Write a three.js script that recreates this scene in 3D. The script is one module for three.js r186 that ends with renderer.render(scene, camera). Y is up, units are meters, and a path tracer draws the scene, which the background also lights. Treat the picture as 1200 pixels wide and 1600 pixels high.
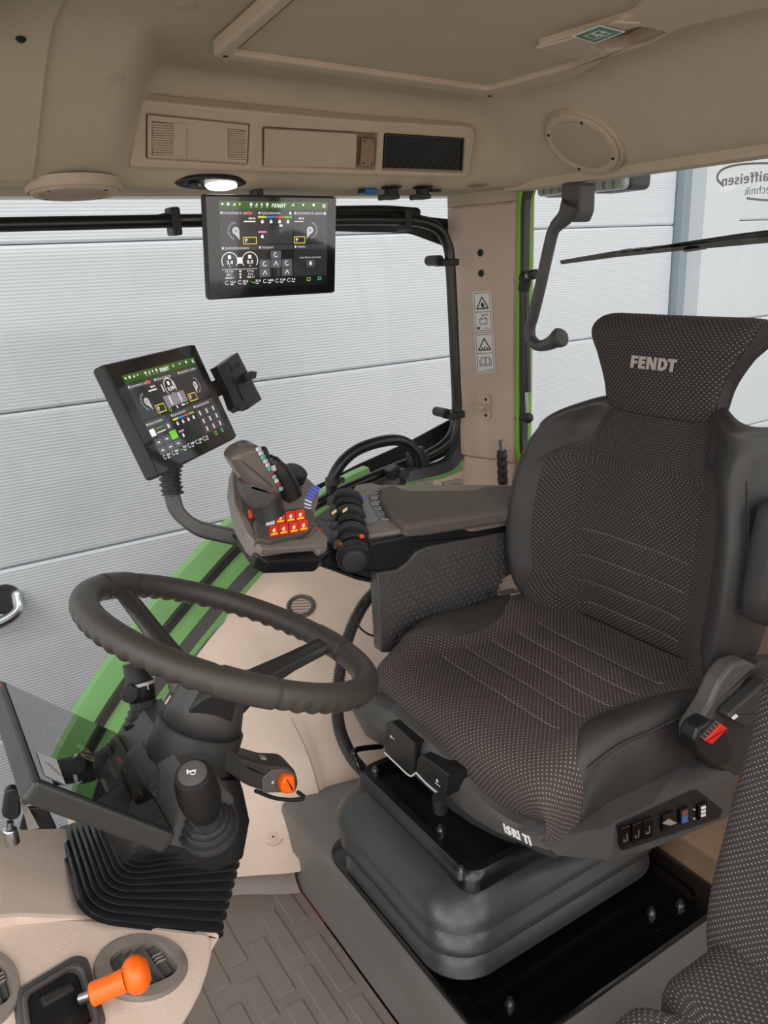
import * as THREE from 'three';
import { RoundedBoxGeometry } from 'three/addons/geometries/RoundedBoxGeometry.js';
import { mergeGeometries, toCreasedNormals } from 'three/addons/utils/BufferGeometryUtils.js';
import { RectAreaLightUniformsLib } from 'three/addons/lights/RectAreaLightUniformsLib.js';
import { FontLoader } from 'three/addons/loaders/FontLoader.js';
import { TextGeometry } from 'three/addons/geometries/TextGeometry.js';

// ---------------------------------------------------------------- camera, light, exposure
const scene = new THREE.Scene();
const V = (x, y, z) => new THREE.Vector3(x, y, z);
const R = (d) => d * Math.PI / 180;
const FOCAL = 1236, EYE = V(0, 1.34, 0.95);          // focal length in pixels of the 1200 x 1600 frame
const PITCH = R(17.8), YAW = R(31.7), ROLL = R(-2.73);
const FW = V(Math.sin(YAW) * Math.cos(PITCH), -Math.sin(PITCH), -Math.cos(YAW) * Math.cos(PITCH));
const RT0 = V(Math.cos(YAW), 0, Math.sin(YAW)), UP0 = RT0.clone().cross(FW);
const RT = RT0.clone().multiplyScalar(Math.cos(ROLL)).addScaledVector(UP0, Math.sin(ROLL));
const UP = UP0.clone().multiplyScalar(Math.cos(ROLL)).addScaledVector(RT0, -Math.sin(ROLL));
const camera = new THREE.PerspectiveCamera(2 * Math.atan(800 / FOCAL) * 180 / Math.PI, 0.75, 0.02, 60);
camera.position.copy(EYE);
camera.quaternion.setFromRotationMatrix(new THREE.Matrix4().makeBasis(RT, UP, FW.clone().negate()));
camera.updateMatrixWorld();

const renderer = new THREE.WebGLRenderer({ antialias: true });
renderer.toneMapping = THREE.LinearToneMapping;
renderer.toneMappingExposure = 0.58;
renderer.shadowMap.enabled = true;
scene.background = new THREE.Color(0x0b0c0d);
RectAreaLightUniformsLib.init();
// unseen LED fittings added under the hall ceiling to light the cab: [x, z, length along x, width along z]
const ADDED_LUMINAIRES = [[-4.4, 2.2, 3], [-1.4, 2.2, 1], [1.6, 2.2, 1], [4.4, 2.2, 1], [-4.4, 4.6, 3], [-1.4, 4.6, 2.8], [1.6, 4.6, 2.8], [4.4, 4.6, 1.6], [-4.4, 0.4, 3], [-3.0, -1.05, 0.28], [0.4, -1.05, 0.28], [3.2, -1.05, 0.28], [6.2, -1.05, 0.28]];   // [x, z, output]
const LUM_Y = 3.3, LUM_L = 1.9, LUM_W = 0.55, LUM_I = 15;
const LUM_COL = 0xfffdfa;
for (const [x, z, k] of ADDED_LUMINAIRES) {
  const l = new THREE.RectAreaLight(LUM_COL, LUM_I * k, LUM_L, LUM_W);
  l.position.set(x, LUM_Y - 0.012, z); l.lookAt(x, LUM_Y - 2, z); scene.add(l);
}
// soft fill from two added glowing wall windows, both out of view
const FILL_I = 2.2;
{ const l = new THREE.RectAreaLight(0xfffaf4, FILL_I, 15.4, 4.0); l.position.set(1, 1.0, 6.93); l.lookAt(1, 1.0, 0); scene.add(l); }
{ const l = new THREE.RectAreaLight(0xfffaf4, FILL_I, 8.6, 4.0); l.position.set(-6.93, 1.0, 2.3); l.lookAt(0, 1.0, 2.3); scene.add(l); }

// ---------------------------------------------------------------- photo pixels to points on known planes
const ray = (px, py) => FW.clone().addScaledVector(RT, (px - 600) / FOCAL).addScaledVector(UP, -(py - 800) / FOCAL);
const P = {
  x: (px, py, x) => { const r = ray(px, py); return r.multiplyScalar((x - EYE.x) / r.x).add(EYE); },
  y: (px, py, y) => { const r = ray(px, py); return r.multiplyScalar((y - EYE.y) / r.y).add(EYE); },
  z: (px, py, z) => { const r = ray(px, py); return r.multiplyScalar((z - EYE.z) / r.z).add(EYE); },
  pl: (px, py, o, n) => { const r = ray(px, py); return r.multiplyScalar(o.clone().sub(EYE).dot(n) / r.dot(n)).add(EYE); },
};

const project = (v) => { const d = v.clone().sub(EYE), z = d.dot(FW); return [600 + FOCAL * d.dot(RT) / z, 800 - FOCAL * d.dot(UP) / z]; };
function onSurf(fn, px, py) {                                        // point and normal where a pixel's ray meets surface fn(u,v)
  let u = 0.5, v = 0.5, s = 0.5, best = 1e9;
  for (let k = 0; k < 14; k++, s *= 0.55) { const cu = u, cv = v; for (let i = -6; i <= 6; i++) for (let j = -6; j <= 6; j++) { const a = Math.max(0, Math.min(1, cu + i / 6 * s)), b = Math.max(0, Math.min(1, cv + j / 6 * s)), q = project(fn(a, b)), d = Math.hypot(q[0] - px, q[1] - py); if (d < best) { best = d; u = a; v = b; } } }
  const p = fn(u, v), e = 0.004, n = fn(Math.min(1, u + e), v).sub(fn(Math.max(0, u - e), v)).cross(fn(u, Math.min(1, v + e)).sub(fn(u, Math.max(0, v - e)))).normalize(); if (n.dot(EYE.clone().sub(p)) < 0) n.negate();
  return { p, n, u, v };
}
const PX = (list, f) => list.map(([a, b]) => f(a, b));
// ---------------------------------------------------------------- names, groups, parts
const used = new Map(), bases = new WeakMap();
function numbered(n) { const k = used.get(n) || 0; used.set(n, k + 1); return k ? n + '_' + String(k).padStart(3, '0') : n; }
function shade(o) { o.castShadow = true; o.receiveShadow = true; return o; }
function thing(name, label, category, base = [0, 0, 0], group) {
  const g = new THREE.Group(); g.name = numbered(name); g.position.set(...base); scene.add(g);
  g.userData = { label, category }; if (group) g.userData.group = group;
  bases.set(g, V(...base)); return g;
}
function part(parent, name, geo, mat, label) {                       // geometry comes in world metres
  const b = bases.get(parent);
  const g = Array.isArray(geo) ? mrg(geo) : geo; g.translate(-b.x, -b.y, -b.z);
  const m = shade(new THREE.Mesh(g, mat)); m.name = name; if (label) m.userData.label = label;
  parent.add(m); bases.set(m, b); return m;
}
function single(name, geo, mat, label, category, group) {            // a thing that is one mesh, origin at its base centre
  const g = Array.isArray(geo) ? mrg(geo) : geo; g.computeBoundingBox();
  const bb = g.boundingBox, b = V((bb.min.x + bb.max.x) / 2, bb.min.y, (bb.min.z + bb.max.z) / 2);
  g.translate(-b.x, -b.y, -b.z);
  const m = shade(new THREE.Mesh(g, mat)); m.name = numbered(name); m.position.copy(b); scene.add(m);
  m.userData = { label, category }; if (group) m.userData.group = group; bases.set(m, b); return m;
}
function struct(name, geo, mat, label, category) {
  const g = Array.isArray(geo) ? mrg(geo) : geo;
  const m = shade(new THREE.Mesh(g, mat)); m.name = numbered(name); scene.add(m);
  m.userData = { kind: 'structure', label, category }; bases.set(m, V(0, 0, 0)); return m;
}
function structGroup(name, label, category) {
  const g = new THREE.Group(); g.name = numbered(name); scene.add(g);
  g.userData = { kind: 'structure', label, category }; bases.set(g, V(0, 0, 0)); return g;
}

// ---------------------------------------------------------------- shape helpers
function mrg(list) { return mergeGeometries(list.map((g) => { const n = g.index ? g.toNonIndexed() : g; for (const k of Object.keys(n.attributes)) if (!['position', 'normal', 'uv'].includes(k)) n.deleteAttribute(k); if (!n.attributes.uv) n.setAttribute('uv', new THREE.BufferAttribute(new Float32Array(n.attributes.position.count * 2), 2)); return n; })); }
function uvBox(geo) {                                                // uv in metres, by the way each face points
  const g = geo.index ? geo.toNonIndexed() : geo, p = g.attributes.position, uv = new Float32Array(p.count * 2);
  const a = V(), b = V(), c = V(), n = V();
  for (let i = 0; i < p.count; i += 3) {
    a.fromBufferAttribute(p, i); b.fromBufferAttribute(p, i + 1); c.fromBufferAttribute(p, i + 2);
    n.copy(b).sub(a).cross(c.clone().sub(a)); const ax = Math.abs(n.x), ay = Math.abs(n.y), az = Math.abs(n.z);
    [a, b, c].forEach((q, k) => { let u, v; if (ax >= ay && ax >= az) { u = q.z; v = q.y; } else if (ay >= az) { u = q.x; v = q.z; } else { u = q.x; v = q.y; } uv[(i + k) * 2] = u; uv[(i + k) * 2 + 1] = v; });
  }
  g.setAttribute('uv', new THREE.BufferAttribute(uv, 2)); return g;
}
const box = (w, h, d, r = 0.003, s = 2) => new RoundedBoxGeometry(w, h, d, s, Math.min(r, w / 2.01, h / 2.01, d / 2.01));
function bx(x0, x1, y0, y1, z0, z1, r = 0.003) { return uvBox(box(x1 - x0, y1 - y0, z1 - z0, r).translate((x0 + x1) / 2, (y0 + y1) / 2, (z0 + z1) / 2)); }
const cyl = (r0, r1, h, n = 32) => new THREE.CylinderGeometry(r0, r1, h, n);
function basis(o, x, y) {                                            // frame with x axis x, y axis near y
  const X = x.clone().normalize(), Zv = X.clone().cross(y).normalize(), Y = Zv.clone().cross(X);
  return new THREE.Matrix4().makeBasis(X, Y, Zv).setPosition(o);
}
function along(geo, a, b) { const d = b.clone().sub(a); const q = new THREE.Quaternion().setFromUnitVectors(V(0, 1, 0), d.normalize()); return geo.applyQuaternion(q).translate((a.x + b.x) / 2, (a.y + b.y) / 2, (a.z + b.z) / 2); }
const rod = (a, b, r, r2 = r, n = 20) => along(cyl(r2, r, a.distanceTo(b), n), a, b);
const lathe = (pts, o, dir, n = 40, crease = 0) => { let g = new THREE.LatheGeometry(pts.map(([r, h]) => new THREE.Vector2(r, h)), n); if (crease) g = toCreasedNormals(g, crease); const q = new THREE.Quaternion().setFromUnitVectors(V(0, 1, 0), dir.clone().normalize()); return g.applyQuaternion(q).translate(o.x, o.y, o.z); };
const spline = (pts, closed = false, t = 0.5) => new THREE.CatmullRomCurve3(pts, closed, 'catmullrom', t);
function tube(pts, r, n = 60, rad = 12, closed = false, caps = true) {
  const c = spline(pts, closed), g = [new THREE.TubeGeometry(c, n, r, rad, closed)];
  if (!closed && caps) for (const e of [pts[0], pts[pts.length - 1]]) g.push(new THREE.SphereGeometry(r * 0.999, rad, 8).translate(e.x, e.y, e.z));
  return mrg(g);
}
function ribTube(pts, r, amp, pitch, rad = 14) {                     // corrugated hose
  const c = spline(pts), L = c.getLength(), n = Math.round(L / pitch * 4), fr = c.computeFrenetFrames(n, false), pos = [], idx = [];
  for (let i = 0; i <= n; i++) { const q = c.getPointAt(i / n), rr = r + (i % 4 < 2 ? amp : -amp); for (let k = 0; k < rad; k++) { const a = k / rad * 2 * Math.PI; const v = q.clone().addScaledVector(fr.normals[i], Math.cos(a) * rr).addScaledVector(fr.binormals[i], Math.sin(a) * rr); pos.push(v.x, v.y, v.z); } }
  for (let i = 0; i < n; i++) for (let k = 0; k < rad; k++) { const a = i * rad + k, b = i * rad + (k + 1) % rad; idx.push(a, b, a + rad, b, b + rad, a + rad); }
  return fin(pos, idx);
}
function fin(pos, idx, uv) { const g = new THREE.BufferGeometry(); g.setAttribute('position', new THREE.Float32BufferAttribute(pos, 3)); if (uv) g.setAttribute('uv', new THREE.Float32BufferAttribute(uv, 2)); g.setIndex(idx); g.computeVertexNormals(); return uv ? g : uvBox(g); }
function prism(pts, dir, depth, bevel = 0.002, round = 0, holes = [], holeRound = 0, seg = 2) {          // planar outline (3D points) pushed along dir by depth
  const o = pts[0], n = dir.clone().normalize(); let u = pts[1].clone().sub(o); u.addScaledVector(n, -u.dot(n)).normalize(); const v = n.clone().cross(u);
  const flat = (q) => q.map((p) => { const d = p.clone().sub(o); return new THREE.Vector2(d.dot(u), d.dot(v)); });
  let p2 = flat(pts); if (round) p2 = roundPoly(p2, round);
  if (THREE.ShapeUtils.isClockWise(p2)) p2.reverse();
  const sh = new THREE.Shape(p2); for (const h of holes) { let q = flat(h); if (holeRound) q = roundPoly(q, holeRound); if (!THREE.ShapeUtils.isClockWise(q)) q.reverse(); sh.holes.push(new THREE.Path(q)); }
  const g = new THREE.ExtrudeGeometry(sh, { depth: Math.max(depth - 2 * bevel, 0.0004), bevelEnabled: bevel > 0, bevelThickness: bevel, bevelSize: bevel, bevelOffset: -bevel, bevelSegments: seg, curveSegments: 6 });
  g.translate(0, 0, bevel); g.applyMatrix4(new THREE.Matrix4().makeBasis(u, v, n).setPosition(o)); return uvBox(g);
}
function roundPoly(pts, r, seg = 5) {
  const out = [], n = pts.length;
  for (let i = 0; i < n; i++) {
    const p = pts[i], a = pts[(i + n - 1) % n], b = pts[(i + 1) % n]; const ri = Array.isArray(r) ? r[i] : r;
    const da = a.clone().sub(p), db = b.clone().sub(p), t = Math.min(ri, da.length() * 0.48, db.length() * 0.48);
    const s = p.clone().addScaledVector(da.normalize(), t), e = p.clone().addScaledVector(db.normalize(), t);
    for (let k = 0; k <= seg; k++) { const w = k / seg; out.push(s.clone().multiplyScalar((1 - w) * (1 - w)).addScaledVector(p, 2 * w * (1 - w)).addScaledVector(e, w * w)); }
  }
  return out;
}
function loft(rings, { cap0 = true, cap1 = true, closed = true, crease = 0 } = {}) {
  const n = rings[0].length, pos = [], idx = [];
  for (const r of rings) for (const p of r) pos.push(p.x, p.y, p.z);
  const m = closed ? n : n - 1;
  for (let i = 0; i < rings.length - 1; i++) for (let k = 0; k < m; k++) { const a = i * n + k, b = i * n + (k + 1) % n; idx.push(a, b, a + n, b, b + n, a + n); }
  const cap = (r, base, flip) => { const c = V(0, 0, 0); r.forEach((p) => c.add(p)); c.multiplyScalar(1 / n); const ci = pos.length / 3; pos.push(c.x, c.y, c.z); const off = ci + 1; r.forEach((p) => pos.push(p.x, p.y, p.z)); for (let k = 0; k < n; k++) { const a = off + k, b = off + (k + 1) % n; flip ? idx.push(ci, a, b) : idx.push(ci, b, a); } };
  if (closed && cap0) cap(rings[0], 0, false); if (closed && cap1) cap(rings[rings.length - 1], 0, true);
  const g = fin(pos, idx); return crease ? uvBox(toCreasedNormals(g, crease)) : g;
}
function grid(fn, nu, nv, uvs = 1) {                                 // surface fn(u,v), uv = arc length in metres
  const pos = [], uv = [], idx = [], q = [];
  for (let j = 0; j <= nv; j++) { q.push([]); for (let i = 0; i <= nu; i++) { const p = fn(i / nu, j / nv); q[j].push(p); pos.push(p.x, p.y, p.z); } }
  const mid = Math.floor(nv / 2), mi = Math.floor(nu / 2);
  const su = [0], sv = [0]; for (let i = 1; i <= nu; i++) su.push(su[i - 1] + q[mid][i].distanceTo(q[mid][i - 1])); for (let j = 1; j <= nv; j++) sv.push(sv[j - 1] + q[j][mi].distanceTo(q[j - 1][mi]));
  for (let j = 0; j <= nv; j++) for (let i = 0; i <= nu; i++) uv.push(su[i] * uvs, sv[j] * uvs);
  for (let j = 0; j < nv; j++) for (let i = 0; i < nu; i++) { const a = j * (nu + 1) + i; idx.push(a, a + 1, a + nu + 1, a + 1, a + nu + 2, a + nu + 1); }
  return fin(pos, idx, uv);
}
const cr = (a, b, c, d, t) => { const t2 = t * t, t3 = t2 * t; return 0.5 * (2 * b + (c - a) * t + (2 * a - 5 * b + 4 * c - d) * t2 + (3 * b - a - 3 * c + d) * t3); };
function tab(T, s) {                                                 // table [[key, ...values]] interpolated smoothly at key s
  const n = T.length; if (s <= T[0][0]) return T[0].slice(1); if (s >= T[n - 1][0]) return T[n - 1].slice(1);
  let i = 0; while (s > T[i + 1][0]) i++; const t = (s - T[i][0]) / (T[i + 1][0] - T[i][0]);
  const a = T[Math.max(0, i - 1)], b = T[i], c = T[i + 1], d = T[Math.min(n - 1, i + 2)];
  return b.slice(1).map((_, k) => cr(a[k + 1], b[k + 1], c[k + 1], d[k + 1], t));
}
function patchFn(rows) {                                             // control grid rows[j][i] of Vector3
  const nj = rows.length - 1, ni = rows[0].length - 1, at = (j, i) => rows[Math.max(0, Math.min(nj, j))][Math.max(0, Math.min(ni, i))];
  return (u, v) => {
    const fi = Math.min(ni - 1e-6, u * ni), fj = Math.min(nj - 1e-6, v * nj), i = Math.floor(fi), j = Math.floor(fj), tu = fi - i, tv = fj - j, o = V(0, 0, 0);
    for (const k of ['x', 'y', 'z']) { const c = [-1, 0, 1, 2].map((d) => cr(at(j + d, i - 1)[k], at(j + d, i)[k], at(j + d, i + 1)[k], at(j + d, i + 2)[k], tu)); o[k] = cr(...c, tv); }
    return o;
  };
}
function thick(fn, nu, nv, t) {                                      // surface with thickness t behind it (against its normal) and closed rim
  const f = grid(fn, nu, nv), n = f.attributes.normal, p = f.attributes.position, back = f.clone();
  for (let i = 0; i < p.count; i++) back.attributes.position.setXYZ(i, p.getX(i) - n.getX(i) * t, p.getY(i) - n.getY(i) * t, p.getZ(i) - n.getZ(i) * t);
  const ix = [...back.index.array]; for (let i = 0; i < ix.length; i += 3) { const s = ix[i + 1]; ix[i + 1] = ix[i + 2]; ix[i + 2] = s; } back.setIndex(ix); back.computeVertexNormals();
  const edge = []; for (let i = 0; i <= nu; i++) edge.push(i); for (let j = 1; j <= nv; j++) edge.push(j * (nu + 1) + nu); for (let i = nu - 1; i >= 0; i--) edge.push(nv * (nu + 1) + i); for (let j = nv - 1; j > 0; j--) edge.push(j * (nu + 1));
  const pos = [], idx = []; edge.forEach((e) => { pos.push(p.getX(e), p.getY(e), p.getZ(e)); }); const m = edge.length; edge.forEach((e) => { const q = back.attributes.position; pos.push(q.getX(e), q.getY(e), q.getZ(e)); });
  for (let k = 0; k < m; k++) { const a = k, b = (k + 1) % m; idx.push(a, a + m, b, b, a + m, b + m); }
  return mrg([f, back, fin(pos, idx)]);
}
const ss = (a, b, x) => { const t = Math.max(0, Math.min(1, (x - a) / (b - a))); return t * t * (3 - 2 * t); };
const mix = (a, b, t) => a + (b - a) * t;
const lerp = (a, b, t) => a.clone().lerp(b, t);

// ---------------------------------------------------------------- procedural textures
let seed = 7; const rnd = () => { seed = (seed * 1664525 + 1013904223) >>> 0; return seed / 4294967296; };
function noiseField(n, cells, octaves, gain = 0.5) {                 // tileable value noise 0..1
  const out = new Float32Array(n * n); let amp = 1, tot = 0;
  for (let o = 0; o < octaves; o++, cells *= 2, amp *= gain) {
    const g = new Float32Array(cells * cells).map(() => rnd()); tot += amp;
    for (let y = 0; y < n; y++) for (let x = 0; x < n; x++) { const fx = x / n * cells, fy = y / n * cells, ix = Math.floor(fx), iy = Math.floor(fy); let tx = fx - ix, ty = fy - iy; tx = tx * tx * (3 - 2 * tx); ty = ty * ty * (3 - 2 * ty); const s = (a, b) => g[(b % cells) * cells + a % cells]; out[y * n + x] += amp * ((s(ix, iy) * (1 - tx) + s(ix + 1, iy) * tx) * (1 - ty) + (s(ix, iy + 1) * (1 - tx) + s(ix + 1, iy + 1) * tx) * ty); }
  }
  return out.map((v) => v / tot);
}
function dataTex(n, fn, size, color = false) {                       // size = metres covered by one tile
  const d = new Uint8Array(n * n * 4); for (let i = 0; i < n * n; i++) { const c = fn(i % n, Math.floor(i / n), i); d[i * 4] = c[0]; d[i * 4 + 1] = c[1]; d[i * 4 + 2] = c[2]; d[i * 4 + 3] = 255; }
  const t = new THREE.DataTexture(d, n, n); t.wrapS = t.wrapT = THREE.RepeatWrapping; t.magFilter = THREE.LinearFilter; t.minFilter = THREE.LinearMipmapLinearFilter; t.generateMipmaps = true; t.repeat.set(1 / size, 1 / size);
  if (color) t.colorSpace = THREE.SRGBColorSpace; t.needsUpdate = true; return t;
}
function canvasTex(w, h, draw) { const c = document.createElement('canvas'); c.width = w; c.height = h; draw(c.getContext('2d'), w, h); const t = new THREE.CanvasTexture(c); t.colorSpace = THREE.SRGBColorSpace; t.anisotropy = 8; return t; }
const g8 = (v) => { const q = Math.max(0, Math.min(255, Math.round(v * 255))); return [q, q, q]; };
const NF = noiseField(256, 32, 3), NC = noiseField(256, 6, 4);
const bumpGrain = dataTex(256, (x, y, i) => g8(NF[i]), 0.06);
const bumpFine = dataTex(256, (x, y, i) => g8(NF[(i * 7) % 65536] * 0.5 + NF[i] * 0.5), 0.03);
const roughGrain = dataTex(256, (x, y, i) => g8(0.78 + 0.22 * NC[i]), 0.5);
const tint = (lo, hi, size) => dataTex(256, (x, y, i) => g8(mix(lo, hi, NC[i] * 0.75 + NF[i] * 0.25)), size, true);
const mott = tint(0.93, 1.0, 0.45);
function plastic(color, rough = 0.55, bump = 0.00025, tex = bumpGrain) { return new THREE.MeshStandardMaterial({ color, roughness: rough, roughnessMap: roughGrain, bumpMap: tex, bumpScale: bump, map: mott }); }
function plain(color, rough = 0.5, metal = 0) { return new THREE.MeshStandardMaterial({ color, roughness: rough, metalness: metal }); }
function glow(color, k) { return new THREE.MeshStandardMaterial({ color: 0x181818, emissive: color, emissiveIntensity: k, roughness: 0.4 }); }
const M = {
  beige: plastic(0xe6cfbf, 0.6), liner: plastic(0xc2b199, 0.85, 0.0005), linerPlain: plastic(0xc6b098, 0.6), pillar: plastic(0xd0b7a5, 0.55),
  dark: plastic(0x52504f, 0.47), darker: plastic(0x373635, 0.45), black: plastic(0x1e1e1f, 0.4), gloss: plain(0x08080a, 0.2), rubber: plastic(0x363637, 0.38, 0.0002),
  leather: plastic(0x3c3a39, 0.46, 0.0004, bumpFine), grey: plastic(0x8a817a, 0.5), greyLight: plastic(0xa29a93, 0.5), greyMid: plastic(0x5f5b57, 0.5), mat: plastic(0x82776f, 0.6, 0.0004), plinth: plastic(0x74706c, 0.48, 0.0003),
  green: plain(0x7db56d, 0.35), greenBright: plain(0x78b82a, 0.4), chrome: plain(0xc9cdd0, 0.22, 1), steel: plain(0x9a9c9e, 0.35, 1), orange: plain(0xff6a12, 0.38), orangeDeep: plain(0xf2641f, 0.4), red: plain(0xd51a20, 0.4), white: plain(0xf0f0ee, 0.5), ink: plain(0x0c0c0c, 0.6), blue: plain(0x1f5fa8, 0.4),
  wallWhite: plain(0xe9ecee, 0.5), hallGrey: plain(0xc3cbd0, 0.45), concrete: plastic(0x8d8c88, 0.7, 0.001), glass: new THREE.MeshPhysicalMaterial({ color: 0xffffff, roughness: 0.02, transmission: 1, thickness: 0, ior: 1.16 }),
  armPad: plastic(0x655d57, 0.8, 0.0006, bumpFine), tan: plastic(0x9c7f66, 0.6),
};
const fabricTex = (base, dash, size) => {
  const n = 128, col = [], hgt = [];
  for (let y = 0; y < n; y++) for (let x = 0; x < n; x++) {
    let d = 0; for (const [cx, cy] of [[0.25, 0.25], [0.75, 0.75]]) d = Math.max(d, (1 - ss(0.10, 0.18, Math.abs(x / n - cx))) * (1 - ss(0.05, 0.12, Math.abs(y / n - cy))));
    const weave = 0.5 + 0.5 * Math.sin(x / n * Math.PI * 16) * Math.sin(y / n * Math.PI * 16); const nz = 0.85 + 0.3 * (NF[(y * 256 + x) % 65536] - 0.5) + 0.12 * (weave - 0.5);
    col.push(base.map((b, k) => Math.min(255, mix(b, dash[k], d) * nz))); hgt.push(0.25 * weave + 0.75 * d);
  }
  return { map: dataTex(n, (x, y, i) => col[i], size, true), bump: dataTex(n, (x, y, i) => g8(hgt[i]), size) };
};
function fabric(base, dash, size, bump = 0.0006) { const t = fabricTex(base, dash, size); return new THREE.MeshPhysicalMaterial({ map: t.map, bumpMap: t.bump, bumpScale: bump, roughness: 0.9, sheen: 0.3, sheenRoughness: 0.6, sheenColor: new THREE.Color(0x6b6460) }); }
M.seatFabric = fabric([82, 71, 67], [196, 184, 176], 0.0096);
M.backFabric = fabric([64, 57, 55], [172, 163, 158], 0.0094);
M.jumpFabric = fabric([74, 67, 65], [196, 187, 181], 0.0086);
const fontBold = await new FontLoader().loadAsync('fonts/droid/droid_sans_bold.typeface.json');
const fontReg = await new FontLoader().loadAsync('fonts/droid/droid_sans_regular.typeface.json');
function text(str, h, depth, font = fontBold, sx = 1, shear = 0, fat = 0) {   // centred, baseline-to-cap height h
  const g = new TextGeometry(str, { font, size: h, depth, curveSegments: 5, bevelEnabled: fat > 0, bevelThickness: 0.0002, bevelSize: fat, bevelSegments: 1 }); g.computeBoundingBox(); const b = g.boundingBox;
  g.translate(-(b.min.x + b.max.x) / 2, -(b.min.y + b.max.y) / 2, 0); g.scale(sx, 1, 1); if (shear) g.applyMatrix4(new THREE.Matrix4().set(1, shear, 0, 0, 0, 1, 0, 0, 0, 0, 1, 0, 0, 0, 0, 1)); return g;
}
// ================================================================ the hall around the tractor
const HZ = -2.2, HALL = { x0: -7, x1: 9, y0: -1.5, y1: 3.4, z1: 7 };
struct('floor', bx(HALL.x0 - 0.2, HALL.x1 + 0.2, HALL.y0 - 0.2, HALL.y0, HZ - 0.4, HALL.z1 + 0.2, 0.001), M.concrete, 'grey concrete floor of the hall under the tractor', 'floor');
struct('ceiling', bx(HALL.x0 - 0.2, HALL.x1 + 0.2, HALL.y1, HALL.y1 + 0.2, HZ - 0.4, HALL.z1 + 0.2, 0.001), M.wallWhite, 'white hall ceiling carrying the added light fittings', 'ceiling');
struct('wall_front', bx(HALL.x0 - 0.2, HALL.x0, HALL.y0, HALL.y1, HZ - 0.4, HALL.z1 + 0.2, 0.001), M.wallWhite, 'white hall wall ahead of the tractor', 'wall');
struct('wall_rear', bx(HALL.x1, HALL.x1 + 0.2, HALL.y0, HALL.y1, HZ - 0.4, HALL.z1 + 0.2, 0.001), M.wallWhite, 'white hall wall behind the tractor', 'wall');
struct('wall_left', bx(HALL.x0, HALL.x1, HALL.y0, HALL.y1, HALL.z1, HALL.z1 + 0.2, 0.001), M.wallWhite, 'white hall wall on the open-door side', 'wall');
for (const [x, z] of ADDED_LUMINAIRES) { const t = thing('added_ceiling_light', 'long white LED fitting added out of view under the hall ceiling', 'ceiling light', [x, LUM_Y - 0.01, z], 'added hall ceiling lights'); part(t, 'housing', bx(x - LUM_L / 2 - 0.03, x + LUM_L / 2 + 0.03, LUM_Y, HALL.y1, z - LUM_W / 2 - 0.03, z + LUM_W / 2 + 0.03), M.white); part(t, 'diffuser', bx(x - LUM_L / 2, x + LUM_L / 2, LUM_Y - 0.01, LUM_Y, z - LUM_W / 2, z + LUM_W / 2, 0.001), glow(LUM_COL, 3)); }
{ const w = structGroup('window_3', 'tall glowing window added out of view behind the photographer', 'window'); part(w, 'pane', bx(-6.7, 8.7, -1, 3, 6.94, 6.99, 0.001), glow(0xfffaf4, 0.6)); part(w, 'frame', [bx(-6.8, 8.8, 3, 3.1, 6.92, 7), bx(-6.8, 8.8, -1.1, -1, 6.92, 7), bx(-6.8, -6.7, -1, 3, 6.92, 7), bx(8.7, 8.8, -1, 3, 6.92, 7)], M.hallGrey); }  // unseen light source, added to brighten the cab from the door side
{ const w = structGroup('window_4', 'tall glowing window added out of view ahead of the tractor', 'window'); part(w, 'pane', bx(-6.99, -6.94, -1, 3, -2, 6.6, 0.001), glow(0xfffaf4, 0.6)); part(w, 'frame', [bx(-7, -6.92, 3, 3.1, -2.1, 6.7), bx(-7, -6.92, -1.1, -1, -2.1, 6.7), bx(-7, -6.92, -1, 3, -2.1, -2), bx(-7, -6.92, -1, 3, 6.6, 6.7)], M.hallGrey); }  // added glowing panel out of view, lights the cab from the front
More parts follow.
